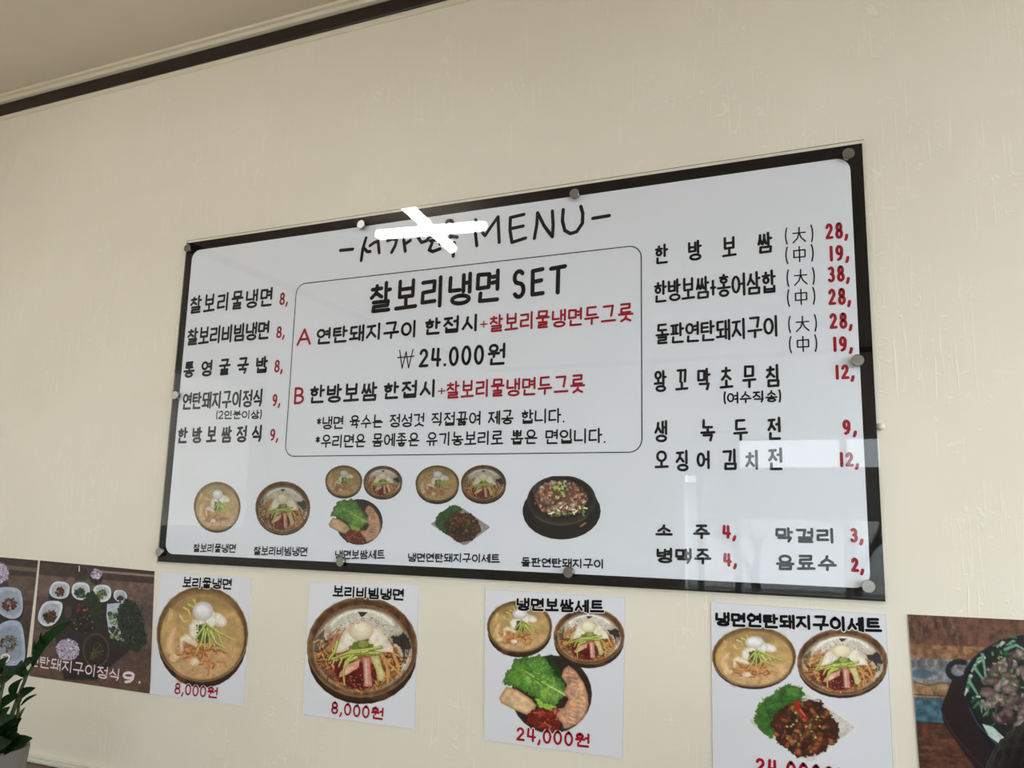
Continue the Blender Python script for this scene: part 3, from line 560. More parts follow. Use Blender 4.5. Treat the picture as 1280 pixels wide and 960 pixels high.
def grilled_pork(c, ox, oy, rx, ry, dim=1.0):
    D = lambda *a: [q * dim for q in a]
    c.setT(ox, oy, rx, ry)
    c.poly([(-1.03, -.09), (-.85, -.2), (0, -.68), (.08, -.66), (1.0, .0), (1.0, .06), (.2, .68), (.08, .68)], D(196, 190, 188), soft=1.5, edge=(.05, D(222, 218, 216), .9))
    c.poly([(-.85, -.08), (0, -.58), (.85, .02), (.14, .56)], D(212, 206, 204), op=.8, soft=3)
    c.poly([(-.86, -.1), (-.84, -.32), (-.7, -.5), (-.5, -.62), (-.42, -.7), (-.25, -.8), (.0, -.72), (.05, -.6), (0, -.5), (.15, -.42), (.2, -.3), (-.3, -.1), (-.45, .1), (-.55, .24), (-.7, .14), (-.82, .02)], D(66, 112, 46), nz=(.12, .3, .3), rag=.03, edge=(.06, D(84, 140, 52), .6))
    c.poly([(-.3, -.72), (-.05, -.7), (-.05, -.55), (-.25, -.55)], D(98, 146, 62), op=.7, soft=3)
    for i in range(12): c.st([(R(-.8, 0), R(-.6, 0)), (R(-.6, .1), R(-.6, 0))], .012, D(30, 78, 22), op=.4)
    c.poly([(-.6, -.05), (-.4, -.32), (-.1, -.46), (.35, -.48), (.5, -.24), (.68, -.05), (.7, .2), (.5, .3), (.45, .5), (.15, .56), (-.1, .58), (-.25, .4), (-.45, .3), (-.5, .1)], D(72, 36, 20), nz=(.3, .3, .2), rag=.03)
    for i in range(125):
        a = R(0, 6.28); q = math.sqrt(R(0, 1)); x, y = .07 + .56 * q * math.cos(a), .04 + .47 * q * math.sin(a)
        c.lump(x, y, R(.05, .11), D(*[(134, 70, 34), (164, 92, 48), (104, 50, 26), (184, 110, 62), (76, 36, 22), (118, 54, 28)][i % 6]), el=.7)
    for i in range(34):
        a = R(0, 6.28); q = math.sqrt(R(0, 1)); c.ell(.02 + .45 * q * math.cos(a), -.05 + .4 * q * math.sin(a), .022, .018, D(*[(146, 160, 64), (196, 188, 124), (88, 116, 42)][i % 3]))
    c.st([(-.1, -.44), (-.04, -.3), (.1, -.12)], .045, D(176, 22, 22), .02); c.st([(-.02, -.3), (.07, -.18)], .02, D(222, 96, 60), .01)
    c.T = None
def stone_pot(c, ox, oy, s_):
    D = lambda *a: list(a)
    c.setT(ox, oy, s_, s_)
    c.ell(0, .12, .99, .72, D(14, 13, 15), nz=(.1, .1, .2), edge=(.02, D(40, 38, 40), .6))
    c.poly([(-.87, -.22), (-.8, .1), (-.5, .42), (0, .5), (.5, .38), (.8, .08), (.88, -.25)], D(34, 26, 22), soft=2, nz=(.2, .3, .4)); c.st(arc(0, .02, .76, .44, 150, 35, 10), .025, D(138, 98, 64), op=.55); c.st([(.48, .5), (.6, .42)], .02, D(206, 142, 110), op=.8)
    c.ell(0, -.17, .87, .62, D(40, 36, 34), edge=(.06, D(66, 60, 54), .8)); c.ell(0, -.2, .78, .52, D(18, 16, 16))
    c.ell(-.4, -.4, .34, .2, D(96, 104, 122), op=.5, soft=4)
    c.ell(-.02, -.2, .66, .42, D(110, 72, 56), nz=(.3, .3, .2), rag=.05)
    for i in range(150):
        a = R(0, 6.28); q = math.sqrt(R(0, 1)); x, y = -.02 + .64 * q * math.cos(a), -.2 + .45 * q * math.sin(a)
        c.lump(x, y, R(.04, .09), D(*[(206, 166, 146), (176, 128, 108), (224, 192, 168), (140, 94, 76), (190, 144, 122), (100, 62, 52)][i % 6]), el=.6)
    for i in range(50):
        x, y = (R(-.2, .1), R(-.6, -.25)) if i % 2 else (R(-.3, .6), R(.02, .2)); b = R(0, 6.28); c.st([(x, y), (x + .07 * math.cos(b), y + .05 * math.sin(b))], .02, D(*[(110, 142, 62), (152, 176, 100), (206, 206, 176), (58, 92, 34)][i % 4]))
    c.T = None

# ------------------------------------------------------------------ the menu board
Y_BACK, Y_PR, Y_TX, Y_AC0, Y_AC1 = -0.0050, -0.0055, -0.0061, -0.0075, -0.0105
def corner(p, y=Y_BACK): return at(*p, y)
bTL, bTR, bBR, bBL = corner((234, 304)), corner((1077.5, 179)), corner((1107, 752)), corner((197, 702))
BX0, BX1, BZ0, BZ1 = (bTL.x + bBL.x) / 2, (bTR.x + bBR.x) / 2, (bBL.z + bBR.z) / 2, (bTL.z + bTR.z) / 2
board = empty('menu_board', ((BX0 + BX1) / 2, 0, BZ0), 'large white menu board with black border under clear acrylic, studded with steel caps', 'menu board')
MB().box(BX0, BX1, Y_BACK, -0.0005, BZ0, BZ1).build('backing_board', BLACK, board)
# white print with rounded corners, 22 mm inside the black border
def rrect(x0, x1, z0, z1, r, n=6):
    o = []
    for cx_, cz_, a0 in ((x1 - r, z1 - r, 0), (x0 + r, z1 - r, 90), (x0 + r, z0 + r, 180), (x1 - r, z0 + r, 270)):
        o += [(cx_ + r * math.cos(math.radians(a0 + 90 * i / n)), cz_ + r * math.sin(math.radians(a0 + 90 * i / n))) for i in range(n + 1)]
    return o
def flat(name, pts, y, m, parent, thick=0.0004):
    n = len(pts); mb = MB(); mb.add([(x, y, z) for x, z in pts] + [(x, y + thick, z) for x, z in pts], [tuple(range(n))[::-1] if False else tuple(range(n)), tuple(range(n, 2 * n))[::-1]] + [(i, i + n, (i + 1) % n + n, (i + 1) % n) for i in range(n)])
    return mb.build(name, m, parent)
PX0, PX1, PZ0, PZ1 = at(248, 400, Y_PR).x, at(1082.5, 450, Y_PR).x, at(650, 716, Y_PR).z, at(650, 252.5, Y_PR).z
sheet = flat('printed_sheet', rrect(BX0 + .024, BX1 - .024, BZ0 + .022, BZ1 - .026, .028), Y_PR, PAPER, board)
# thin ruled box
fx0 = (at(371, 354.5, Y_TX).x + at(356, 571, Y_TX).x) / 2; fx1 = (at(803, 307, Y_TX).x + at(801, 564, Y_TX).x) / 2
fz1 = (at(378, 354, Y_TX).z + at(792, 308, Y_TX).z) / 2; fz0 = (at(362, 571, Y_TX).z + at(790, 564.5, Y_TX).z) / 2
mb = MB(); pp = rrect(fx0, fx1, fz0, fz1, .028); pp.append(pp[0]); ribbon(mb, pp, .0011, Y_TX, 6); mb.build('ruled_frame', INK, sheet)
def L(s, tl, br, wt=4.6, m=None, gap=.10, h=None): letter(sheet, 'lettering', s, tl, br, wt, m or INK, Y_TX, gap, h=h)
L('찰보리물냉면', (238.5, 370), (340, 382.5), 6.8, gap=.16)
L('찰보리비빔냉면', (235, 410), (336, 424), 6.8, gap=.04)
L('통영굴국밥', (230.5, 452), (334, 466), 6.8, gap=.55)
L('연탄돼지구이정식', (229, 491), (328, 508.5), 6.4, gap=.04)
L('(2인분이상)', (270.5, 513), (327, 523.5), 3.8, gap=.05, h=11.3)
L('한방보쌈정식', (223, 534), (327.5, 552.5), 6.8, gap=.42)
for p, q, s in (((350, 366), (359.5, 380.5), '8,'), ((346, 408), (355.5, 422), '8,'), ((343.5, 450), (353, 465), '8,'), ((341, 492.5), (350, 507.5), '9,'), ((338, 536), (347.5, 551), '9,')): L(s, p, q, 5.3, RED)
L('찰보리냉면', (462.8, 353.5), (625, 377.5), 10.4, gap=.13)
L('SET', (640, 337.5), (708.5, 367.5), 10.4, gap=.16)
L('A', (372, 411), (388.5, 431), 6.8, RED); L('B', (368, 484), (380, 505), 6.8, RED)
L('연탄돼지구이', (396, 410), (521, 421.5), 6.8); L('한접시', (531, 397.5), (598, 414), 6.8, gap=.14)
L('+', (600, 399), (609.5, 410.5), 3.2, RED); L('찰보리물냉면두그릇', (612, 393.5), (792, 402), 5.3, RED)
L('₩', (497, 437.5), (517.5, 460.5), 3.0); L('24.000', (524, 436), (605, 455.5), 7.4, gap=.13); L('원', (610, 429.5), (632, 456), 6.8)
L('한방보쌈', (387.5, 481.5), (471, 501.5), 6.8); L('한접시', (479.5, 477), (545, 496.5), 6.8, gap=.14)
L('+', (547.5, 482.5), (556.5, 494), 3.2, RED); L('찰보리물냉면두그릇', (558, 476.5), (731.5, 491.5), 5.3, RED)
L('*냉면 육수는 정성것 직접끓여 제공 합니다.', (396, 520.5), (706, 528.5), 4.2, gap=.08)
L('*우리면은 몸에좋은 유기농보리로 뽑은 면입니다.', (394.5, 543.5), (757.5, 554), 4.2, gap=.08)
L('한방보쌈', (818, 306), (966, 316), 5.4, gap=1.35); L('한방보쌈+홍어삼합', (817, 351), (970.5, 366), 5.2, gap=.03)
L('돌판연탄돼지구이', (819, 405), (974, 421), 5.2, gap=.05); L('왕꼬막초무침', (817, 463), (975.5, 484), 5.4, gap=.62)
L('(여수직송)', (904, 490), (977, 502.5), 3.6, gap=.06)
for s, p, q in (('생', (817.5, 525), (834.5, 552.5)), ('녹', (875, 524), (894.5, 552)), ('두', (916, 524), (935.5, 551)), ('전', (958.5, 521.5), (977, 550.5)), ('오', (818, 563), (836, 586)), ('징', (844, 562), (861.5, 589)),
                ('어', (870.5, 563), (888, 586.5)), ('김', (902.5, 561), (922, 588)), ('치', (931, 562), (949.5, 587)), ('전', (959.5, 559.5), (979, 588.5)), ('소', (819, 655), (841, 670.5)), ('주', (866, 655), (888, 674))): L(s, p, q, 5.4)
L('병맥주', (820, 684), (889.5, 705.5), 5.2, gap=.12, h=20); L('막걸리', (968.5, 658.5), (1044.5, 679.5), 5.2, gap=.12, h=19.5); L('음료수', (969.5, 692.5), (1046.5, 714), 5.2, gap=.10, h=20)
for s, p, q in (('28,', (1031, 279.5), (1060, 297)), ('19,', (1036, 307.5), (1061.5, 325)), ('38,', (1034, 333), (1062, 351)), ('28,', (1034.5, 361), (1063.5, 380)), ('28,', (1036, 391.5), (1065.5, 410)), ('19,', (1040.5, 421), (1066, 439)),
                ('12,', (1043.5, 456), (1068, 474)), ('9,', (1052.5, 524.5), (1071, 543.5)), ('12,', (1049, 565), (1073.5, 584)), ('4,', (902.5, 656), (920, 674)), ('4,', (903.5, 691), (921, 709)), ('3,', (1062, 659.5), (1079, 678.5)), ('2,', (1063, 696.5), (1080, 716))): L(s, p, q, 5.8, RED, gap=.12)
for s, p, q in (('(大)', (980.5, 285.5), (1017.5, 301.5)), ('(中)', (981, 309.5), (1018, 326)), ('(大)', (982.5, 338), (1019.5, 355)), ('(中)', (983, 362.5), (1020, 380)), ('(大)', (984.5, 396), (1022, 413.5)), ('(中)', (985.5, 421), (1022.5, 439))): L(s, p, q, 2.7, gap=.32)
for s, p, q, h_ in (('찰보리물냉면', (242, 679), (294.5, 691), 11.3), ('찰보리비빔냉면', (317.5, 682), (384, 695.5), 12), ('냉면보쌈세트', (419, 687.2), (481, 699), 12), ('냉면연탄돼지구이세트', (510, 690.5), (625, 704), 11.8), ('돌판연탄돼지구이', (651.5, 696), (755, 711), 12.3)): L(s, p, q, 3.3, gap=.05, h=h_)
def loose(strokes, wt):             # brush-lettered title, drawn stroke by stroke
    mb = MB()
    for st in strokes: ribbon(mb, [(lambda q: (q.x, q.z))(at(x, y_, Y_TX)) for x, y_ in st], wt / 2000, Y_TX, 12)
    mb.build('title_lettering', INK, sheet)
loose([[(425.5, 313), (441, 311.5)], [(457.5, 297.5), (453.5, 311), (451.5, 325.5)], [(454, 309), (459, 314.5), (462.5, 314.5)], [(462.5, 307), (468, 303), (472, 302)], [(472.3, 297.5), (474, 316)],
       [(484.5, 301), (491, 298.5), (496, 300), (494, 307), (489.5, 315.5)], [(504.5, 298), (506.5, 314)], [(506, 305), (513, 300.5)],
       [(522, 296), (527, 303), (534, 300.5), (537.5, 293.5)], [(522, 295), (537, 291)], [(538, 296), (549, 293.5)], [(538, 301), (549.5, 299)], [(549, 286), (550, 305)], [(540, 304), (536.5, 312.5), (541, 314.5), (550, 311)],
       arc(562, 279.5, 4.2, 4.0, 0, 360, 12), [(564, 285.5), (563.3, 297)], [(558, 299), (565, 295.5), (571.5, 296.5)], [(560, 306.5), (568, 303.5), (567, 312), (566.5, 320)]], 9.0)
loose([[(596, 307), (594, 289), (594.5, 274.5)], [(595, 275.5), (604, 292), (606.5, 294.5), (612, 286), (622.5, 271)], [(622.5, 271), (624, 303)],
       [(655, 268), (638, 272), (637.5, 288), (640, 303), (657, 297.5)], [(638, 286), (654, 282.5)], [(668, 298), (671, 281), (672, 266)], [(672, 266), (680, 282), (690.5, 296)], [(690.5, 296), (691.5, 281), (690.5, 264)],
       [(704, 262), (703, 276), (706, 288), (713, 292), (721, 289.5), (728, 279), (728.5, 267), (726, 258)], [(741, 273), (761.5, 269.5)]], 8.4)
# dish pictures printed on the board
GB = 1.5
def dish_pic(x0, y0, x1, y1, fn):
    cv = Canvas(x0, y0, x1, y1, 3, (200, 200, 205), 0.0); fn(cv)
    print_grid('dish_picture', ((x0 + 1, y0 + 1), (x1 - 1, y0 + 1), (x1 - 1, y1 - 1), (x0 + 1, y1 - 1)), cv, GB, Y_TX, 0.0011, sheet, PRINTB, mask=True)
dish_pic(238, 596, 305, 672, lambda c: bowl_soup(c, 271.5, 633, 29.5, 31.0, .10, .82))
dish_pic(314, 596, 392, 676, lambda c: bowl_mixed(c, 353.5, 634.5, 34.5, 33, .10, .78))
def pic3(c):
    bowl_soup(c, 429.7, 601, 23.3, 19.5, .18, .72); bowl_mixed(c, 478.6, 602, 24.5, 20, .18, .76); boiled_pork(c, 449, 652.5, 29.5, 28.8, .80)
def pic4(c):
    bowl_soup(c, 546.7, 604, 27.5, 22.5, .20, .74); bowl_mixed(c, 604.5, 604, 28.5, 23, .18, .76); grilled_pork(c, 575.5, 658, 36.5, 34.5, .66)
dish_pic(402, 576, 508, 686, pic3); dish_pic(515, 574, 638, 692, pic4)
dish_pic(648, 594, 756, 682, lambda c: stone_pot(c, 702, 633, 49.5))
# the acrylic in front and its steel caps
ax = (at(233.3, 301, Y_AC1).x * .5 + at(196.5, 702, Y_AC1).x * .5, at(1094.6, 460, Y_AC0).x, at(650, 729.5, Y_AC1).z, at(1077.6, 174.4, Y_AC1).z)
ac = MB(); ac.box(ax[0], ax[1], Y_AC1, Y_AC0, ax[2], ax[3]); ac.m = [1, 1, 0, 1, 0, 1]; ac.m[0] = 1
ac.build('acrylic_sheet', [ACRYL, EDGE], board)
capm = [(0.0105, 0.0), (0.0118, 0.0006), (0.0118, 0.0085), (0.0108, 0.0098), (0.0, 0.0098)]
for p in ((233.5, 310), (450.6, 280.3), (717.5, 241.5), (1060.5, 191.5), (1072, 450), (1085.5, 733), (710, 715.5), (424.7, 702), (198, 690), (218.5, 494)):
    q = at(*p, Y_AC1 - 0.0098)
    cp = MB(); cp.lathe((q.x, Y_AC1 - 0.00005, q.z), capm, 28, 'y', cap=False); o = cp.build('standoff_cap', CHROME, board, smooth=True)
    mm = o.modifiers.new('split', 'EDGE_SPLIT'); mm.split_angle = math.radians(35)
    MB().lathe((q.x, -0.0002, q.z), [(0.006, 0.0), (0.006, -Y_AC1 - .0004)], 16, 'y').build('standoff_barrel', CHROME, o)

# ------------------------------------------------------------------ posters
def poster(name, quad, label, cv, gain, y=-0.0022, step=0.00125):
    c = sum((at(p[0], p[1], 0) for p in quad), Vector()) / 4
    root = empty(name, (c.x, 0, c.z), label, 'poster')
    print_grid('printed_paper', quad, cv, gain, y, step, root, PRINT, yb=-0.0002)
    return root
YL = -0.0026
def plain(quad, k=2.2):
    xs = [p[0] for p in quad]; ys = [p[1] for p in quad]; return Canvas(min(xs) - 3, min(ys) - 3, max(xs) + 3, max(ys) + 3, k, (203, 204, 212))
rim = (1.7, HALO)
q1 = ((202, 714), (314, 723), (305, 882), (187, 867)); c = plain(q1); bowl_soup(c, 252.9, 792.6, 57.5, 60, .15, .95)
p = poster('food_poster', q1, 'white poster of one noodle soup bowl topped with egg, leftmost of the white posters', c, 1.28)
letter(p, 'title_lettering', '보리물냉면', (229, 720.5), (289.5, 737), 4.4, INK, YL, .06, (1.8, HALO), 14); letter(p, 'price_lettering', '8,000원', (219, 853), (272, 873.5), 4.2, RED, YL, .10, (1.8, HALO), 14.5)
q2 = ((387, 727), (524, 731), (518, 911), (378, 893)); c = plain(q2); bowl_mixed(c, 452.8, 809, 69.5, 63, .17, .94)
p = poster('food_poster', q2, 'white poster of one shiny metal bowl of mixed noodles with red sauce', c, 1.28)
letter(p, 'title_lettering', '보리비빔냉면', (416.5, 731), (505, 751), 4.6, INK, YL, .06, (1.8, HALO), 15); letter(p, 'price_lettering', '8,000원', (414.5, 876.5), (479.5, 900.5), 4.4, RED, YL, .12, (1.8, HALO), 15.7)
q3 = ((607, 736), (782, 747), (778, 948), (605, 925)); c = plain(q3)
boiled_pork(c, 689.5, 868, 50.5, 49); bowl_soup(c, 649.5, 783, 41, 32.5, .22, .95); bowl_mixed(c, 736.3, 795, 44.5, 35.5, .18, .97)
p = poster('food_poster', q3, 'square white poster of two noodle bowls over a plate of lettuce and sliced pork', c, 1.25)
letter(p, 'title_lettering', '냉면보쌈세트', (645.5, 746), (755.5, 767), 5.2, INK, YL, .05, rim, 17.2); letter(p, 'price_lettering', '24,000원', (645.5, 908), (737.5, 935), 4.8, RED, YL, .12, rim, 18)
q4 = ((889, 752), (1107.5, 768), (1118, 983), (891.5, 965)); c = plain(q4, 2.0)
bowl_soup(c, 942.5, 821, 53, 38, .10, .98); bowl_mixed(c, 1053, 827.5, 57, 42, .12, .98); grilled_pork(c, 1002, 907.5, 68, 67, .98)
p = poster('food_poster', q4, 'square white poster of two noodle bowls over grilled meat on a square plate', c, 1.22)
letter(p, 'title_lettering', '냉면연탄돼지구이세트', (893.5, 763.5), (1103, 791), 5.4, INK, YL, .03, rim, 19); letter(p, 'price_lettering', '24,000원', (944, 946), (1052, 980), 5.4, RED, YL, .12, rim, 20)

# dark photo posters
def planks(c, x0, y0, x1, y1, cols, slope=.08):
    n = len(cols); h = (y1 - y0) / n
    for i, col in enumerate(cols):
        a = y0 + i * h
        c.poly([(x0, a), (x1, a + slope * (x1 - x0)), (x1, a + h + slope * (x1 - x0)), (x0, a + h)], col, nz=(.05, .15, .25), soft=1.5)
        for k in range(10):
            b = a + R(0, h); xx = R(x0, x1); ln = R(10, 60); c.st([(xx, b + slope * (xx - x0)), (xx + ln, b + slope * (xx + ln - x0))], .5, [q * R(.75, 1.2) for q in col], op=.35)
def rice(c, x, y, r):
    c.ell(x, y, r, r * .95, (150, 140, 160), nz=(.2, .2, .1), rag=1)
    for i in range(int(r * 6)):
        a = R(0, 6.28); q = r * .92 * math.sqrt(R(0, 1)); b = R(0, 3.14); x_, y_ = x + q * math.cos(a), y + q * math.sin(a)
        c.st([(x_, y_), (x_ + 1.3 * math.cos(b), y_ + 1.3 * math.sin(b))], .45, [(176, 166, 184), (196, 188, 204), (84, 70, 84)][i % 3])
def dish(c, pts, col, food, fx, fy, fr, n=30):
    for _ in range(2): pts = [q for a_, b_ in zip(pts, pts[1:] + pts[:1]) for q in ((a_[0] * .75 + b_[0] * .25, a_[1] * .75 + b_[1] * .25), (a_[0] * .25 + b_[0] * .75, a_[1] * .25 + b_[1] * .75))]
    cx_, cy_ = sum(q[0] for q in pts) / len(pts), sum(q[1] for q in pts) / len(pts)
    c.poly([(q[0] + 1, q[1] + 4) for q in pts], (34, 26, 28), soft=5, op=.7)
    c.poly(pts, col, nz=(.03, .04, .1), soft=1.2, edge=(1.6, [min(255, q * 1.12) for q in col], .8))
    c.poly([(cx_ + (q[0] - cx_) * .78, cy_ + (q[1] - cy_) * .78) for q in pts], [q * .86 for q in col], soft=4, op=.8)
    for i in range(n):
        a = R(0, 6.28); q = fr * math.sqrt(R(0, 1)); c.lump(fx + q * math.cos(a), fy + q * math.sin(a) * .95, R(1.2, 2.6), food[i % len(food)], el=.6)
A1 = ((-70, 690.5), (47.5, 700.5), (30.5, 845), (-96, 829))
c = Canvas(-100, 688, 52, 850, 3, (74, 60, 58)); planks(c, -100, 680, 60, 860, [(62, 46, 48), (92, 76, 70), (76, 60, 54), (70, 54, 50), (82, 66, 60), (66, 52, 50)])
c.st([(-60, 703), (50, 713)], 2.6, (112, 98, 84), op=.8); rice(c, -4, 718, 15); c.ell(-4, 734, 15, 14, (44, 36, 38), op=.8, soft=3); rice(c, -4, 716, 14)
c.poly([(-100, 750), (-20, 750), (30, 790), (30, 850), (-100, 850)], (34, 40, 44), soft=4)
dish(c, [(2, 733), (24, 735), (28, 745), (29, 760), (26, 770), (18, 774), (10, 773), (0, 768), (-8, 755), (-4, 738)], (152, 160, 178), [(122, 46, 44), (98, 34, 36), (150, 76, 60), (86, 40, 34)], 12, 756, 8.5, 60)
dish(c, [(5, 776), (22, 775), (28, 782), (31, 800), (32, 826), (24, 832), (2, 832), (-14, 820), (-10, 790)], (150, 162, 184), [(128, 120, 100), (96, 92, 66), (150, 144, 120), (78, 62, 52)], 11, 804, 11, 70)
dish(c, [(-70, 720), (-40, 716), (-20, 722), (-22, 745), (-45, 752), (-68, 745)], (146, 154, 172), [(60, 84, 40), (96, 52, 40)], -45, 734, 9, 40)
p = poster('photo_poster', A1, 'dark photo poster of side dishes cut off by the left edge', c, 1.5, step=.0015)
letter(p, 'price_lettering', '9.', (1, 816.5), (20, 829.5), 7.0, HALO, YL, .1, (1.5, RED), 13.5)
A2 = ((50, 700.5), (193, 714), (187, 867), (36.5, 845))
c = Canvas(33, 697, 196, 870, 3, (84, 68, 66)); planks(c, 33, 690, 200, 880, [(70, 52, 52), (104, 84, 78), (86, 70, 68), (96, 78, 72), (88, 70, 66), (96, 74, 64), (84, 62, 54)])
c.st([(50, 702), (193, 716)], 1.8, (62, 44, 50)); c.st([(120, 714), (193, 720)], 1.4, (148, 128, 112), op=.8); c.st([(66, 708), (82, 722)], 3, (66, 52, 52), op=.6)
c.ell(101, 714, 9.3, 7.5, (48, 50, 44), edge=(1.2, (112, 108, 100), .8)); c.poly([(92, 716), (110, 716), (108, 726), (94, 726)], (58, 52, 48), soft=2); c.st([(99, 708), (99, 714)], .7, (190, 188, 180))
c.ell(120.5, 722, 8, 9, (46, 36, 38)); rice(c, 120.5, 717.5, 6.8)
c.poly([(60, 742), (150, 742), (176, 800), (120, 850), (80, 850), (70, 800)], (36, 34, 36), soft=8, op=.85)
dish(c, [(67, 726), (87, 728), (87, 742), (82, 748), (72, 749), (63, 745), (61, 738)], (172, 178, 190), [(96, 44, 40), (70, 40, 32), (120, 70, 56)], 74.5, 740, 5.5, 34)
dish(c, [(91, 728), (111, 728), (113, 742), (108, 750), (96, 750), (89, 743)], (176, 184, 194), [(46, 62, 46), (34, 48, 36), (80, 92, 76)], 100, 741, 6.5, 40)
dish(c, [(118, 731), (137, 731), (140, 744), (134, 752), (124, 753), (115, 745)], (178, 186, 192), [(104, 122, 58), (84, 104, 44), (132, 146, 84)], 126.5, 742, 6, 40)
dish(c, [(144, 737), (156, 738), (160, 747), (155, 753), (146, 752), (141, 745)], (172, 182, 194), [(92, 50, 62)], 150, 748, 3, 14)
dish(c, [(56, 751), (75, 751), (79, 756), (76, 770), (68, 781), (56, 784), (47, 776), (48, 765)], (176, 182, 196), [(112, 60, 42), (74, 84, 40), (140, 74, 50), (54, 50, 30)], 62.5, 771, 8.5, 60)
c.ell(104, 774, 22, 18, (30, 28, 28), edge=(1.5, (70, 66, 62), .6)); c.ell(85, 765, 5, 8, (76, 56, 56), op=.9)
for i in range(70):
    a = R(0, 6.28); q = math.sqrt(R(0, 1)); c.lump(105 + 16 * q * math.cos(a), 776 + 15 * q * math.sin(a), R(1.2, 2.6), [(96, 82, 68), (62, 46, 42), (146, 132, 116), (42, 36, 34), (74, 60, 50)][i % 5], el=.5)
for i in range(18): c.lump(R(96, 112), R(754, 766), R(1, 2), [(132, 50, 50), (168, 84, 78), (90, 40, 40)][i % 3])
c.poly([(108, 742), (116, 738), (124, 748), (128, 765), (126, 785), (118, 782), (112, 765), (104, 752)], (40, 52, 34), rag=1.2, nz=(.3, .4, .2))
c.poly([(134, 755), (156, 753), (160, 790), (158, 802), (146, 800), (136, 790), (133, 770)], (150, 164, 176), soft=1.5, edge=(1.5, (176, 190, 202), .8))
for i in range(46): c.lump(R(137, 156), R(765, 797), R(1.5, 3), [(126, 140, 96), (62, 92, 50), (150, 150, 110), (44, 64, 34)][i % 4])
c.poly([(148, 760), (156, 748), (168, 752), (176, 764), (181, 785), (184, 805), (176, 812), (172, 816), (160, 812), (152, 795), (146, 778)], (38, 46, 38), rag=2.0, nz=(.35, .5, .3))
for i in range(60): c.st([(R(148, 182), R(752, 812)), (R(148, 182), R(752, 812))][:1] * 2, R(.6, 1.8), [(58, 68, 52), (26, 32, 26), (74, 82, 62)][i % 3], op=.8)
rice(c, 84.5, 812, 14.5); c.ell(84, 832, 12, 7, (70, 56, 50), op=.6)
c.ell(120, 813, 16.5, 21, (52, 44, 38), edge=(1.8, (116, 106, 96), .8)); c.ell(120, 814, 13.5, 18, (44, 40, 30), nz=(.3, .4, .3))
for i in range(12): c.st([(R(110, 130), R(800, 830)), (R(110, 130), R(800, 830))], .4, (112, 92, 60), op=.7)
p = poster('photo_poster', A2, 'dark photo poster of a set meal with many side dishes, beside the plant', c, 1.5)
letter(p, 'title_lettering', '연탄돼지구이정식', (37, 817), (149.5, 851.5), 3.9, HALO, YL, .10, (1.0, RED), 15.5); letter(p, 'price_lettering', '9.', (153.5, 838.5), (177, 855), 7.0, HALO, YL, .1, (1.4, RED), 15.5)
A3 = ((1134.5, 768), (1420, 782), (1470, 1010), (1152, 990))
c = Canvas(1130, 764, 1330, 1000, 2.2, (120, 84, 66))
for a, b, col in ((764, 805, (112, 78, 62)), (805, 822, (146, 108, 80)), (822, 853, (134, 134, 138)), (853, 871, (160, 128, 94)), (871, 903, (72, 104, 120)), (903, 1000, (96, 60, 46))):
    c.poly([(1130, a), (1330, a + 8), (1330, b + 8), (1130, b)], col, nz=(.1, .25, .4), soft=2)
for i in range(60):
    x, y_ = R(1132, 1200), R(770, 800); c.st([(x, y_), (x + R(-2, 2), y_ + R(3, 12))], R(.6, 2), [(70, 46, 44), (146, 110, 92), (92, 66, 62)][i % 3], op=.4)
for i in range(6): c.ell(1140 + i * 12, 830 + R(-4, 3), R(3, 5), R(4, 7), (84, 80, 82), op=.5, soft=4)
c.ell(1152, 842, 14, 6, (60, 92, 116), op=.6, soft=5); c.st([(1138, 851), (1160, 857), (1178, 853), (1200, 856)], .6, (92, 76, 66)); c.st([(1142, 868), (1180, 870)], .8, (84, 66, 54)); c.st([(1144, 902), (1180, 905)], .8, (60, 46, 44))
for i in range(50): x, y_ = R(1146, 1200), R(906, 985); c.st([(x, y_), (x + R(8, 25), y_ + R(-2, 2))], R(.8, 2.5), [(64, 42, 38), (132, 96, 76), (112, 60, 44), (80, 56, 50)][i % 4], op=.4)
c.poly([(1190, 850), (1210, 840), (1250, 900), (1260, 985), (1222, 965), (1180, 905), (1176, 885)], (44, 26, 28), soft=2, nz=(.1, .1, .2)); c.st([(1178, 892), (1190, 915), (1215, 945), (1238, 968)], .7, (92, 66, 60), op=.7)
c.st(arc(1199, 838, 14, 11, 40, 300, 14), 3.4, (38, 40, 46))
PAN = [(1206, 870), (1203, 850), (1206, 836), (1216, 822), (1232, 810), (1250, 800), (1275, 794), (1330, 790), (1330, 1000), (1290, 990), (1262, 965), (1235, 935), (1217, 905)]
c.poly(PAN, (24, 24, 30), soft=1.5, edge=(2.5, (46, 48, 56), .7)); c.st([(1212, 885), (1222, 905), (1245, 930), (1262, 946)], .8, (64, 78, 96))
c.poly([(1209, 855), (1218, 830), (1236, 815), (1262, 803), (1330, 798), (1330, 960), (1270, 940), (1240, 918), (1220, 892)], (32, 38, 34), soft=2)
for i in range(60):
    t = R(0, 1); a = math.pi * (.55 + .62 * t); x, y_ = 1292 + 82 * math.cos(a), 862 - 66 * math.sin(a) + R(-2, 4); b = a + R(-.4, .4) + 1.57
    if i % 2: x, y_ = R(1212, 1262), R(870, 930)
    if (y_ - 862) > (x - 1206) * 1.15 : continue
    c.st([(x, y_), (x + R(5, 13) * math.cos(b), y_ - R(4, 12) * math.sin(b))], R(1.0, 2.4), [(172, 190, 178), (128, 160, 138), (66, 128, 76), (196, 204, 194), (52, 108, 70)][i % 5], .6)
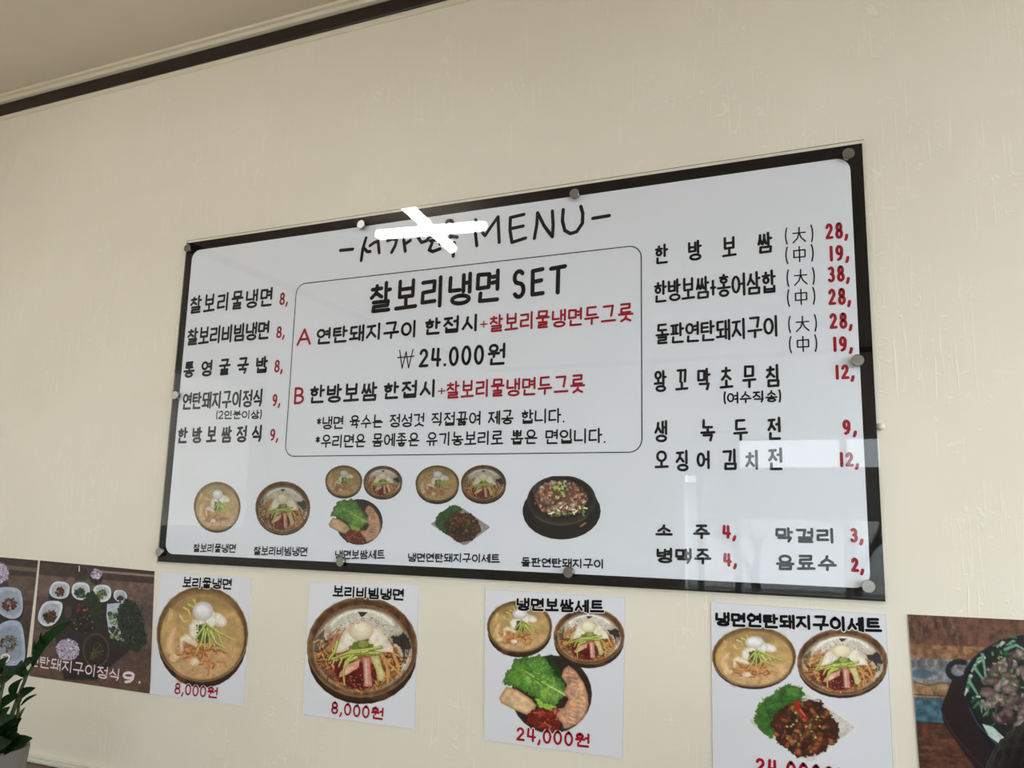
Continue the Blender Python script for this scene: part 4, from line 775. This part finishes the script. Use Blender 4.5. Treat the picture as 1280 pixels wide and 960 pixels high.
for i in range(230):
    a = R(0, 6.28); q = math.sqrt(R(0, 1)); x, y_ = 1290 + 62 * q * math.cos(a), 862 + 52 * q * math.sin(a); c.lump(x, y_, R(4, 11), [(156, 132, 128), (128, 104, 102), (178, 154, 150), (100, 78, 78), (142, 116, 112), (76, 58, 60)][i % 6], el=.55, dark=.5)
for i in range(36): x, y_ = R(1238, 1290), R(815, 880); b = R(0, 6.28); c.st([(x, y_), (x + 3 * math.cos(b), y_ + 3 * math.sin(b))], 1.1, [(76, 132, 60), (52, 104, 52), (110, 158, 84), (150, 170, 140)][i % 4])
for px_ in ([(1228, 818), (1232, 845)], [(1218, 834), (1228, 848)], [(1212, 852), (1222, 868)], [(1256, 812), (1270, 806), (1280, 812)]): c.st(px_, 2, (110, 160, 138), 1.2)
c.poly([(1228, 905), (1240, 908), (1262, 928), (1254, 934), (1236, 920)], (178, 192, 190), soft=1.2)
p = poster('photo_poster', A3, 'photo poster of a black iron pan of sliced meat on painted planks', c, 1.05, step=.0016)

# little white lump beside the board
q = at(1101, 533, -0.006); tag(MB().lathe((q.x, 0, q.z), [(0.0075, 0.0), (0.007, 0.003), (0.0045, 0.0055), (0.002, 0.007), (0, 0.0072)], 16, 'y', cap=False).build('wall_plug', WHITE, loc=(q.x, 0, q.z), smooth=True), 'small white plug stuck on the wall right of the menu board', 'plug')

# ------------------------------------------------------------------ side table, wall strip, potted plant
ZT = at(52, 953.5, 0).z
tb = empty('dining_table', (-2.35, -0.36, 0), 'dark brown wooden table against the wall under the potted plant', 'table')
MB().box(XL + .01, -1.55, -0.70, -0.001, ZT - .03, ZT).build('tabletop', TABLE, tb, bevel=.002)
for x in (XL + .08, -1.65):
    for y in (-0.64, -0.08): MB().box(x - .025, x + .025, y - .025, y + .025, 0, ZT - .0305).build('leg', TABLE, tb)
z0 = at(60, 946, -0.01).z
tag(MB().add([], []).box(XL + .001, 0.0, -0.014, -0.0003, ZT + .0006, ZT + .012).box(XL + .001, 0.0, -0.010, -0.0003, ZT + .012, ZT + .020).build('trim_7', WHITE, bevel=.002), 'white cable strip along the wall just above the table', kind='structure')
YP = -0.42; rc = at(-13, 933.5, YP); RP = abs(at(37, 934, YP).x - rc.x) * .62
POT = mat('pot_ceramic', (0.15, 0.135, 0.12), rough=0.45, noise=0.05, nscale=8); SOIL = mat('potting_soil', (0.03, 0.022, 0.016), rough=0.95, noise=0.5, nscale=90, bump=.8, bscale=120)
LEAF = mat('dark_leaf', (0.008, 0.028, 0.006), rough=0.6, spec=0.08, noise=0.35, nscale=30); YOUNG = mat('young_leaf', (0.16, 0.26, 0.03), rough=0.4, noise=0.2, nscale=40); STEM = mat('leaf_stem', (0.045, 0.055, 0.018), rough=0.5, noise=0.3, nscale=60)
plant = empty('potted_plant', (rc.x, YP, ZT), 'dark green glossy-leaved plant in a white round pot on the brown table', 'plant')
hp = rc.z - ZT
MB().lathe((rc.x, YP, ZT), [(RP * .62, 0.0002), (RP * .70, .004), (RP * .90, hp * .5), (RP * 1.0, hp * .97), (RP * .995, hp), (RP * .93, hp), (RP * .90, hp * .9), (RP * .86, hp * .84)], 56, cap=False).build('pot', POT, plant, smooth=True)
MB().lathe((rc.x, YP, ZT + hp * .84), [(0.001, .01), (RP * .5, .012), (RP * .88, 0)], 32, cap=False).build('soil', SOIL, plant, smooth=True)
def leaf(base, tip, wid, m=LEAF, up=Vector((0, -1, .35)), name='leaf', bend=.12):
    base, tip = Vector(base), Vector(tip); d = tip - base; l = d.length; t = d.normalized(); s_ = t.cross(up.normalized()).normalized(); n = s_.cross(t)
    mb = MB(); vs = []; K = 8
    for k in range(K + 1):
        u = k / K; w_ = wid * (max(0, math.sin(math.pi * min(1, u * .96 + .03))) ** .62) * (1.04 - .12 * u) / 2; p = base + d * u + n * (bend * l * math.sin(math.pi * u))
        vs += [p - s_ * w_ + n * w_ * .45, p, p + s_ * w_ + n * w_ * .45]
    th = len(vs); vs += [v - n * .0006 for v in vs]
    fs = []
    for k in range(K):
        for j in (0, 1): a = k * 3 + j; fs += [(a, a + 1, a + 4, a + 3), (a + th, a + 3 + th, a + 4 + th, a + 1 + th)]
    return mb.add(vs, fs).build(name, m, plant, smooth=True)
Pp = lambda x, y, d=0.0: at(x, y, YP + d)
def stem(pts, r0, r1):
    P3 = [Pp(*p) for p in pts]; n = len(P3) - 1; MB().tube(P3, [r0 + (r1 - r0) * i / n for i in range(n + 1)], 8).build('stem', STEM, plant, smooth=True)
stem([(6, 936, 0), (14, 896, 0), (24, 868, 0), (34, 843, .01), (46, 824, .02), (66, 800, .03)], .0055, .002)
stem([(16, 936, .02), (21, 905, .02), (23.5, 880, .02), (25, 868, .01)], .004, .0025)
stem([(-4, 936, -.02), (-4, 890, -.03), (4, 855, -.03), (6, 828, -.03)], .006, .002)
stem([(-26, 936, 0), (-34, 880, 0), (-40, 810, .02), (-38, 760, .03)], .006, .002)
stem([(-16, 938, .04), (-20, 880, .05), (-16, 830, .06)], .005, .002)
for b, t, w_ in (((41, 834, .01), (88, 777, .04), .034), ((50, 818, .02), (44, 801, .0), .012), ((58, 808, .02), (52, 790, .0), .012), ((36, 842, .01), (45, 822, -.03), .026), ((34, 846, .01), (26, 826, .02), .026),
                 ((29, 848, 0), (18, 872, -.03), .032), ((27, 876, 0), (44, 860, -.02), .023), ((26, 882, 0), (46, 868, .02), .008), ((25, 868, 0), (-4, 890, -.03), .026), ((6, 838, -.03), (20, 842, -.05), .022), ((2, 862, -.03), (19, 842, -.05), .030),
                 ((-2, 850, -.02), (10, 822, -.03), .03), ((4, 842, -.03), (-6, 818, -.02), .03), ((8, 912, 0), (12, 884, -.03), .034), ((14, 916, 0), (-3, 892, -.05), .040), ((14, 930, 0), (27, 898, -.02), .036), ((8, 936, 0), (23, 906, -.05), .042),
                 ((8, 940, -.02), (40, 923, -.04), .036), ((6, 938, 0), (33, 928, .04), .03), ((2, 938, -.02), (24, 918, -.05), .040), ((-6, 935, -.03), (8, 908, -.06), .045), ((0, 938, -.04), (14, 928, -.08), .038), ((-10, 930, 0), (-2, 896, -.03), .045),
                 ((-34, 880, 0), (-12, 868, -.02), .034), ((-36, 850, 0), (-14, 836, .02), .034), ((-20, 870, .05), (2, 872, .06), .034), ((-38, 800, .02), (-20, 780, .0), .030), ((-36, 870, 0), (-60, 850, .02), .034), ((-40, 820, .02), (-62, 800, .03), .034), ((-18, 850, .05), (-2, 834, .06), .03), ((-24, 920, 0), (-48, 896, -.02), .038), ((-38, 770, .03), (-34, 738, .05), .026)):
    leaf(Pp(*b), Pp(*t), w_)
rl = random.Random(5)
for k in range(46):                 # the crowded young shoots over the soil
    bx_, by_ = rl.uniform(-52, 14), rl.uniform(926, 942); a_ = rl.uniform(-2.6, -.5); ln = rl.uniform(22, 42)
    if bx_ + ln * math.cos(a_) > 26: continue
    leaf(Pp(bx_, by_, rl.uniform(-.06, .07)), Pp(bx_ + ln * math.cos(a_), by_ + ln * math.sin(a_), rl.uniform(-.08, .08)), rl.uniform(.030, .044))
leaf(Pp(24, 904, .01), Pp(31.5, 884, .0), .011, YOUNG, bend=.05)

# ------------------------------------------------------------------ ceiling lamps
def hit_ceiling(px, py, z):
    a, n, b = ray(px, py); t = (-Y_AC1 * -1 - CAM.y) / n; x, zz = CAM.x + a * t, CAM.z + b * t; s_ = (z - zz) / b
    return Vector((x + a * s_, Y_AC1 - n * s_, z))
ZL = ZC - .062
def lamp(cx_, cy_, label, em, la=.29, lb=.31, rot=0.0):
    r = empty('ceiling_lamp', (cx_, cy_, ZC), label, 'lamp'); r.rotation_euler.z = rot
    hub = MB().lathe((cx_, cy_, ZC - .045), [(.055, 0), (.06, .01), (.06, .0445)], 28); hub.build('mount', WHITE, r, smooth=False)
    for ax_, ln in ((0, la), (1, lb)):
        base = MB(); bd = MB(); dz = .012 * ax_
        pts = []
        for sgn in (-1, 1):
            for k in range(5):
                u = sgn * (ln - .03 * (1 - math.sin(math.pi / 2 * k / 4))) ; rr = .026 * math.cos(math.pi / 2 * k / 4) + .0005; pts.append((u, rr))
        pts = sorted(pts, key=lambda q: q[0])
        P3 = [(cx_ + u, cy_ + .0001 * u, ZL - .0) if ax_ == 0 else (cx_ + .0001 * u, cy_ + u, ZL - .0 + dz) for u, _ in pts]
        bd.tube(P3, [q[1] for q in pts], 14).build('light_tube', em, r, smooth=True)
        if ax_ == 0: base.box(cx_ - ln, cx_ + ln, cy_ - .018, cy_ + .018, ZL + .020, ZC - .001)
        else: base.box(cx_ - .018, cx_ + .018, cy_ - ln, cy_ + ln, ZL + .032, ZC - .001)
        base.build('housing', WHITE, r)
    return r
lc = (hit_ceiling(472, 291, ZL) + hit_ceiling(608, 282, ZL)) / 2
lamp(lc.x - .012, lc.y - .012, 'cross-shaped tube ceiling lamp mirrored in the board above the title', EMIT, .285, .32, -.12)
lamp(1.5, -1.7, 'added cross-shaped tube lamp by the right window, unseen, brightens the right side', EMIT2)  # this lamp and the next are added, unseen, to brighten the right side
lamp(1.5, -3.7, 'added cross-shaped tube lamp at the back right, unseen, brightens the right side', EMIT2)

# ------------------------------------------------------------------ the seated person whose dark hair just enters the lower right corner
def person():
    YH = -0.62; hc = at(1352, 1046, YH); r_ = .098
    SKIN = mat('skin', (0.42, 0.26, 0.18), rough=0.5, noise=0.06, nscale=30); HAIR = mat('black_hair', (0.008, 0.007, 0.006), rough=0.55, spec=0.2, noise=0.4, nscale=80, bump=.6, bscale=150, stretch=(6, 6, 1)); CLOTH = mat('dark_jacket', (0.02, 0.02, 0.024), rough=0.8, noise=0.3, nscale=60, bump=.3); EYE = mat('eye_dark', (0.02, 0.015, 0.01), rough=0.2, noise=.1)
    root = empty('person', (hc.x, YH, 0), 'person with short black hair, only the top of the head showing in the corner', 'person')
    SEAT = hc.z - .76
    J = [(0, 0, SEAT + .12), (0, 0, SEAT + .30), (0, 0, SEAT + .47), (0, 0, SEAT + .58), (0, 0, SEAT + .66)]; rad = [(.16, .12), (.15, .11), (.17, .11), (.06, .06), (.055, .055)]
    E_ = [(0, 1), (1, 2), (2, 3), (3, 4)]
    for sx in (-1, 1):
        i = len(J); J += [(sx * .17, 0, SEAT + .50), (sx * .23, -.03, SEAT + .24), (sx * .20, -.26, SEAT + .16), (sx * .19, -.33, SEAT + .16)]; rad += [(.058, .058), (.045, .045), (.034, .034), (.026, .026)]; E_ += [(2, i), (i, i + 1), (i + 1, i + 2), (i + 2, i + 3)]
        i = len(J); J += [(sx * .10, -.04, SEAT + .08), (sx * .13, -.44, SEAT + .09), (sx * .13, -.46, .09), (sx * .13, -.58, .045)]; rad += [(.085, .08), (.06, .06), (.045, .045), (.04, .035)]; E_ += [(0, i), (i, i + 1), (i + 1, i + 2), (i + 2, i + 3)]
    me = bpy.data.meshes.new('body'); me.from_pydata([(x, -y, z) for x, y, z in J], E_, []); me.update()
    b = bpy.data.objects.new('body', me); COL.objects.link(b); b.parent = root; me.materials.append(CLOTH)
    sk = b.modifiers.new('skin', 'SKIN'); sv = me.skin_vertices[0].data
    for k, q_ in enumerate(rad): sv[k].radius = q_; sv[k].use_root = (k == 0)
    b.modifiers.new('sub', 'SUBSURF').levels = 2; b.modifiers['sub'].render_levels = 2
    def globe(name, c0, rr, m, fn=None, seg=36, ring=24, par=root):
        bm = bmesh.new(); bmesh.ops.create_uvsphere(bm, u_segments=seg, v_segments=ring, radius=1)
        for v in bm.verts:
            p_ = v.co.copy()
            if fn: p_ = fn(p_)
            v.co = Vector((c0[0] + p_.x * rr[0] - root.location.x, c0[1] + p_.y * rr[1] - root.location.y, c0[2] + p_.z * rr[2] - root.location.z))
        me_ = bpy.data.meshes.new(name); bm.to_mesh(me_); bm.free(); me_.materials.append(m); me_.polygons.foreach_set('use_smooth', [True] * len(me_.polygons))
        o_ = bpy.data.objects.new(name, me_); COL.objects.link(o_); o_.parent = par; return o_
    def face(p_):                   # faces the wall (+y): chin narrower, brow, nose ridge, mouth
        if p_.z < 0: p_.x *= 1 - .30 * (-p_.z) ** 1.3; p_.y *= 1 - .12 * (-p_.z)
        if p_.y > .6:
            k = max(0, 1 - abs(p_.x) / .16) * max(0, 1 - abs(p_.z + .22) / .26); p_.y += .22 * k
            e = max(0, 1 - abs(abs(p_.x) - .36) / .18) * max(0, 1 - abs(p_.z - .02) / .14); p_.y -= .10 * e
            l_ = max(0, 1 - abs(p_.x) / .3) * max(0, 1 - abs(p_.z + .58) / .08); p_.y += .07 * l_
        return p_
    globe('head', hc - Vector((0, 0, .02)), (.078, .095, .118), SKIN, face, 48, 36)
    for sx in (-1, 1):
        globe('ear', (hc.x + sx * .080, hc.y - .005, hc.z - .03), (.010, .018, .030), SKIN); globe('eye', (hc.x + sx * .029, hc.y + .082, hc.z - .018), (.013, .008, .009), EYE)
    def hair(p_):
        if p_.z < -.15 and p_.y > -.2: p_.x *= .8; p_.y *= .72
        if p_.y > .35 and p_.z < .45: p_.y *= .70
        k = 1 + .02 * math.sin(p_.x * 31 + p_.z * 7) * math.sin(p_.y * 27); return p_ * k
    globe('hair', hc + Vector((0, -.008, .008)), (.092, .108, .112), HAIR, hair, 64, 48)
    rs = []
    for sx in (-1, 1):              # hands on the thighs: palm and five fingers
        hx, hy, hz = sx * .19, .335, SEAT + .165
        for k, (ox, ln, rr) in enumerate(((-.032, .052, .0085), (-.016, .068, .009), (0, .074, .009), (.016, .068, .0085), (.034, .045, .008))):
            base = Vector((hx + ox * .8, hy + .045 - abs(ox) * .3, hz)); side = (.5 if k == 4 else 0) * 1
            MB().tube([Vector((hc.x, YH, 0)) + q_ for q_ in (base - Vector((0, .05, 0)), base, base + Vector((side * .02 + ox * .1, ln * .5, -.002)), base + Vector((side * .03 + ox * .15, ln * .9, -.016)), base + Vector((side * .03 + ox * .15, ln, -.022)))], [rr * 1.3, rr * 1.1, rr, rr * .85, rr * .4], 10).build('finger', SKIN, root, smooth=True)
    # the stool below
    st_ = empty('stool', (hc.x, YH, 0), 'dark round stool under the seated person, below the frame', 'stool')
    MB().lathe((hc.x, YH, 0), [(.17, SEAT - .045), (.18, SEAT - .035), (.18, SEAT - .01), (.17, SEAT - .003)], 32).build('seat', TABLE, st_)
    for a in range(4):
        u = math.pi / 4 + a * math.pi / 2; MB().tube([(hc.x + .17 * math.cos(u), YH + .17 * math.sin(u), 0), (hc.x + .13 * math.cos(u), YH + .13 * math.sin(u), SEAT - .046)], .014, 10).build('leg', TABLE, st_)
person()

# ------------------------------------------------------------------ outside the back window: ground, a low building and two bare trees
tag(MB().box(-40, 40, -40, 20, -.5, -.12).build('ground', mat('street_ground', (0.20, 0.19, 0.17), rough=.9, noise=.2, nscale=1)), kind='structure')
hb = empty('building', (0, -20, -.12), 'low beige building across the street behind the back window', 'building')
hm = mat('beige_render', (0.78, 0.77, 0.74), rough=.9, noise=.08, nscale=2); hw = mat('dark_glazing', (0.03, 0.04, 0.05), rough=.2, noise=.1)
MB().box(-14, 10, -26, -20, -.12, 2.3).build('wall', hm, hb); MB().box(-14.2, 10.2, -26.2, -19.8, 2.3, 2.5).build('roof', mat('roof_grey', (0.2, 0.2, 0.2), rough=.8, noise=.1), hb)
for k in range(9): MB().box(-12.5 + k * 2.4, -11.1 + k * 2.4, -20.06, -20.001, .7, 1.8).build('window', hw, hb)
BARK = mat('bare_bark', (0.10, 0.08, 0.065), rough=.9, noise=.3, nscale=10)
def tree(x, y, h, seed, label):
    rnd = random.Random(seed); mb = MB()
    def br(p_, d_, l_, r_, k):
        e = p_ + d_ * l_; mb.tube([p_, (p_ + e) / 2 + Vector((rnd.uniform(-.03, .03) * l_, 0, 0)), e], [r_, r_ * .85, r_ * .7], 5)
        if k:
            for i in range(3): br(e, (d_ + Vector((rnd.uniform(-.8, .8), rnd.uniform(-.8, .8), rnd.uniform(-.1, .5)))).normalized(), l_ * rnd.uniform(.6, .8), r_ * .62, k - 1)
    br(Vector((x, y, -.2)), Vector((0, 0, 1)), h * .32, .10, 5)
    tag(mb.build('bare_tree', BARK, loc=(x, y, -.2)), label, 'tree')
tree(-1.6, -11.5, 2.3, 3, 'bare leafless tree outside the back window, left one'); tree(-0.2, -13.5, 2.6, 8, 'bare leafless tree outside the back window, right one')
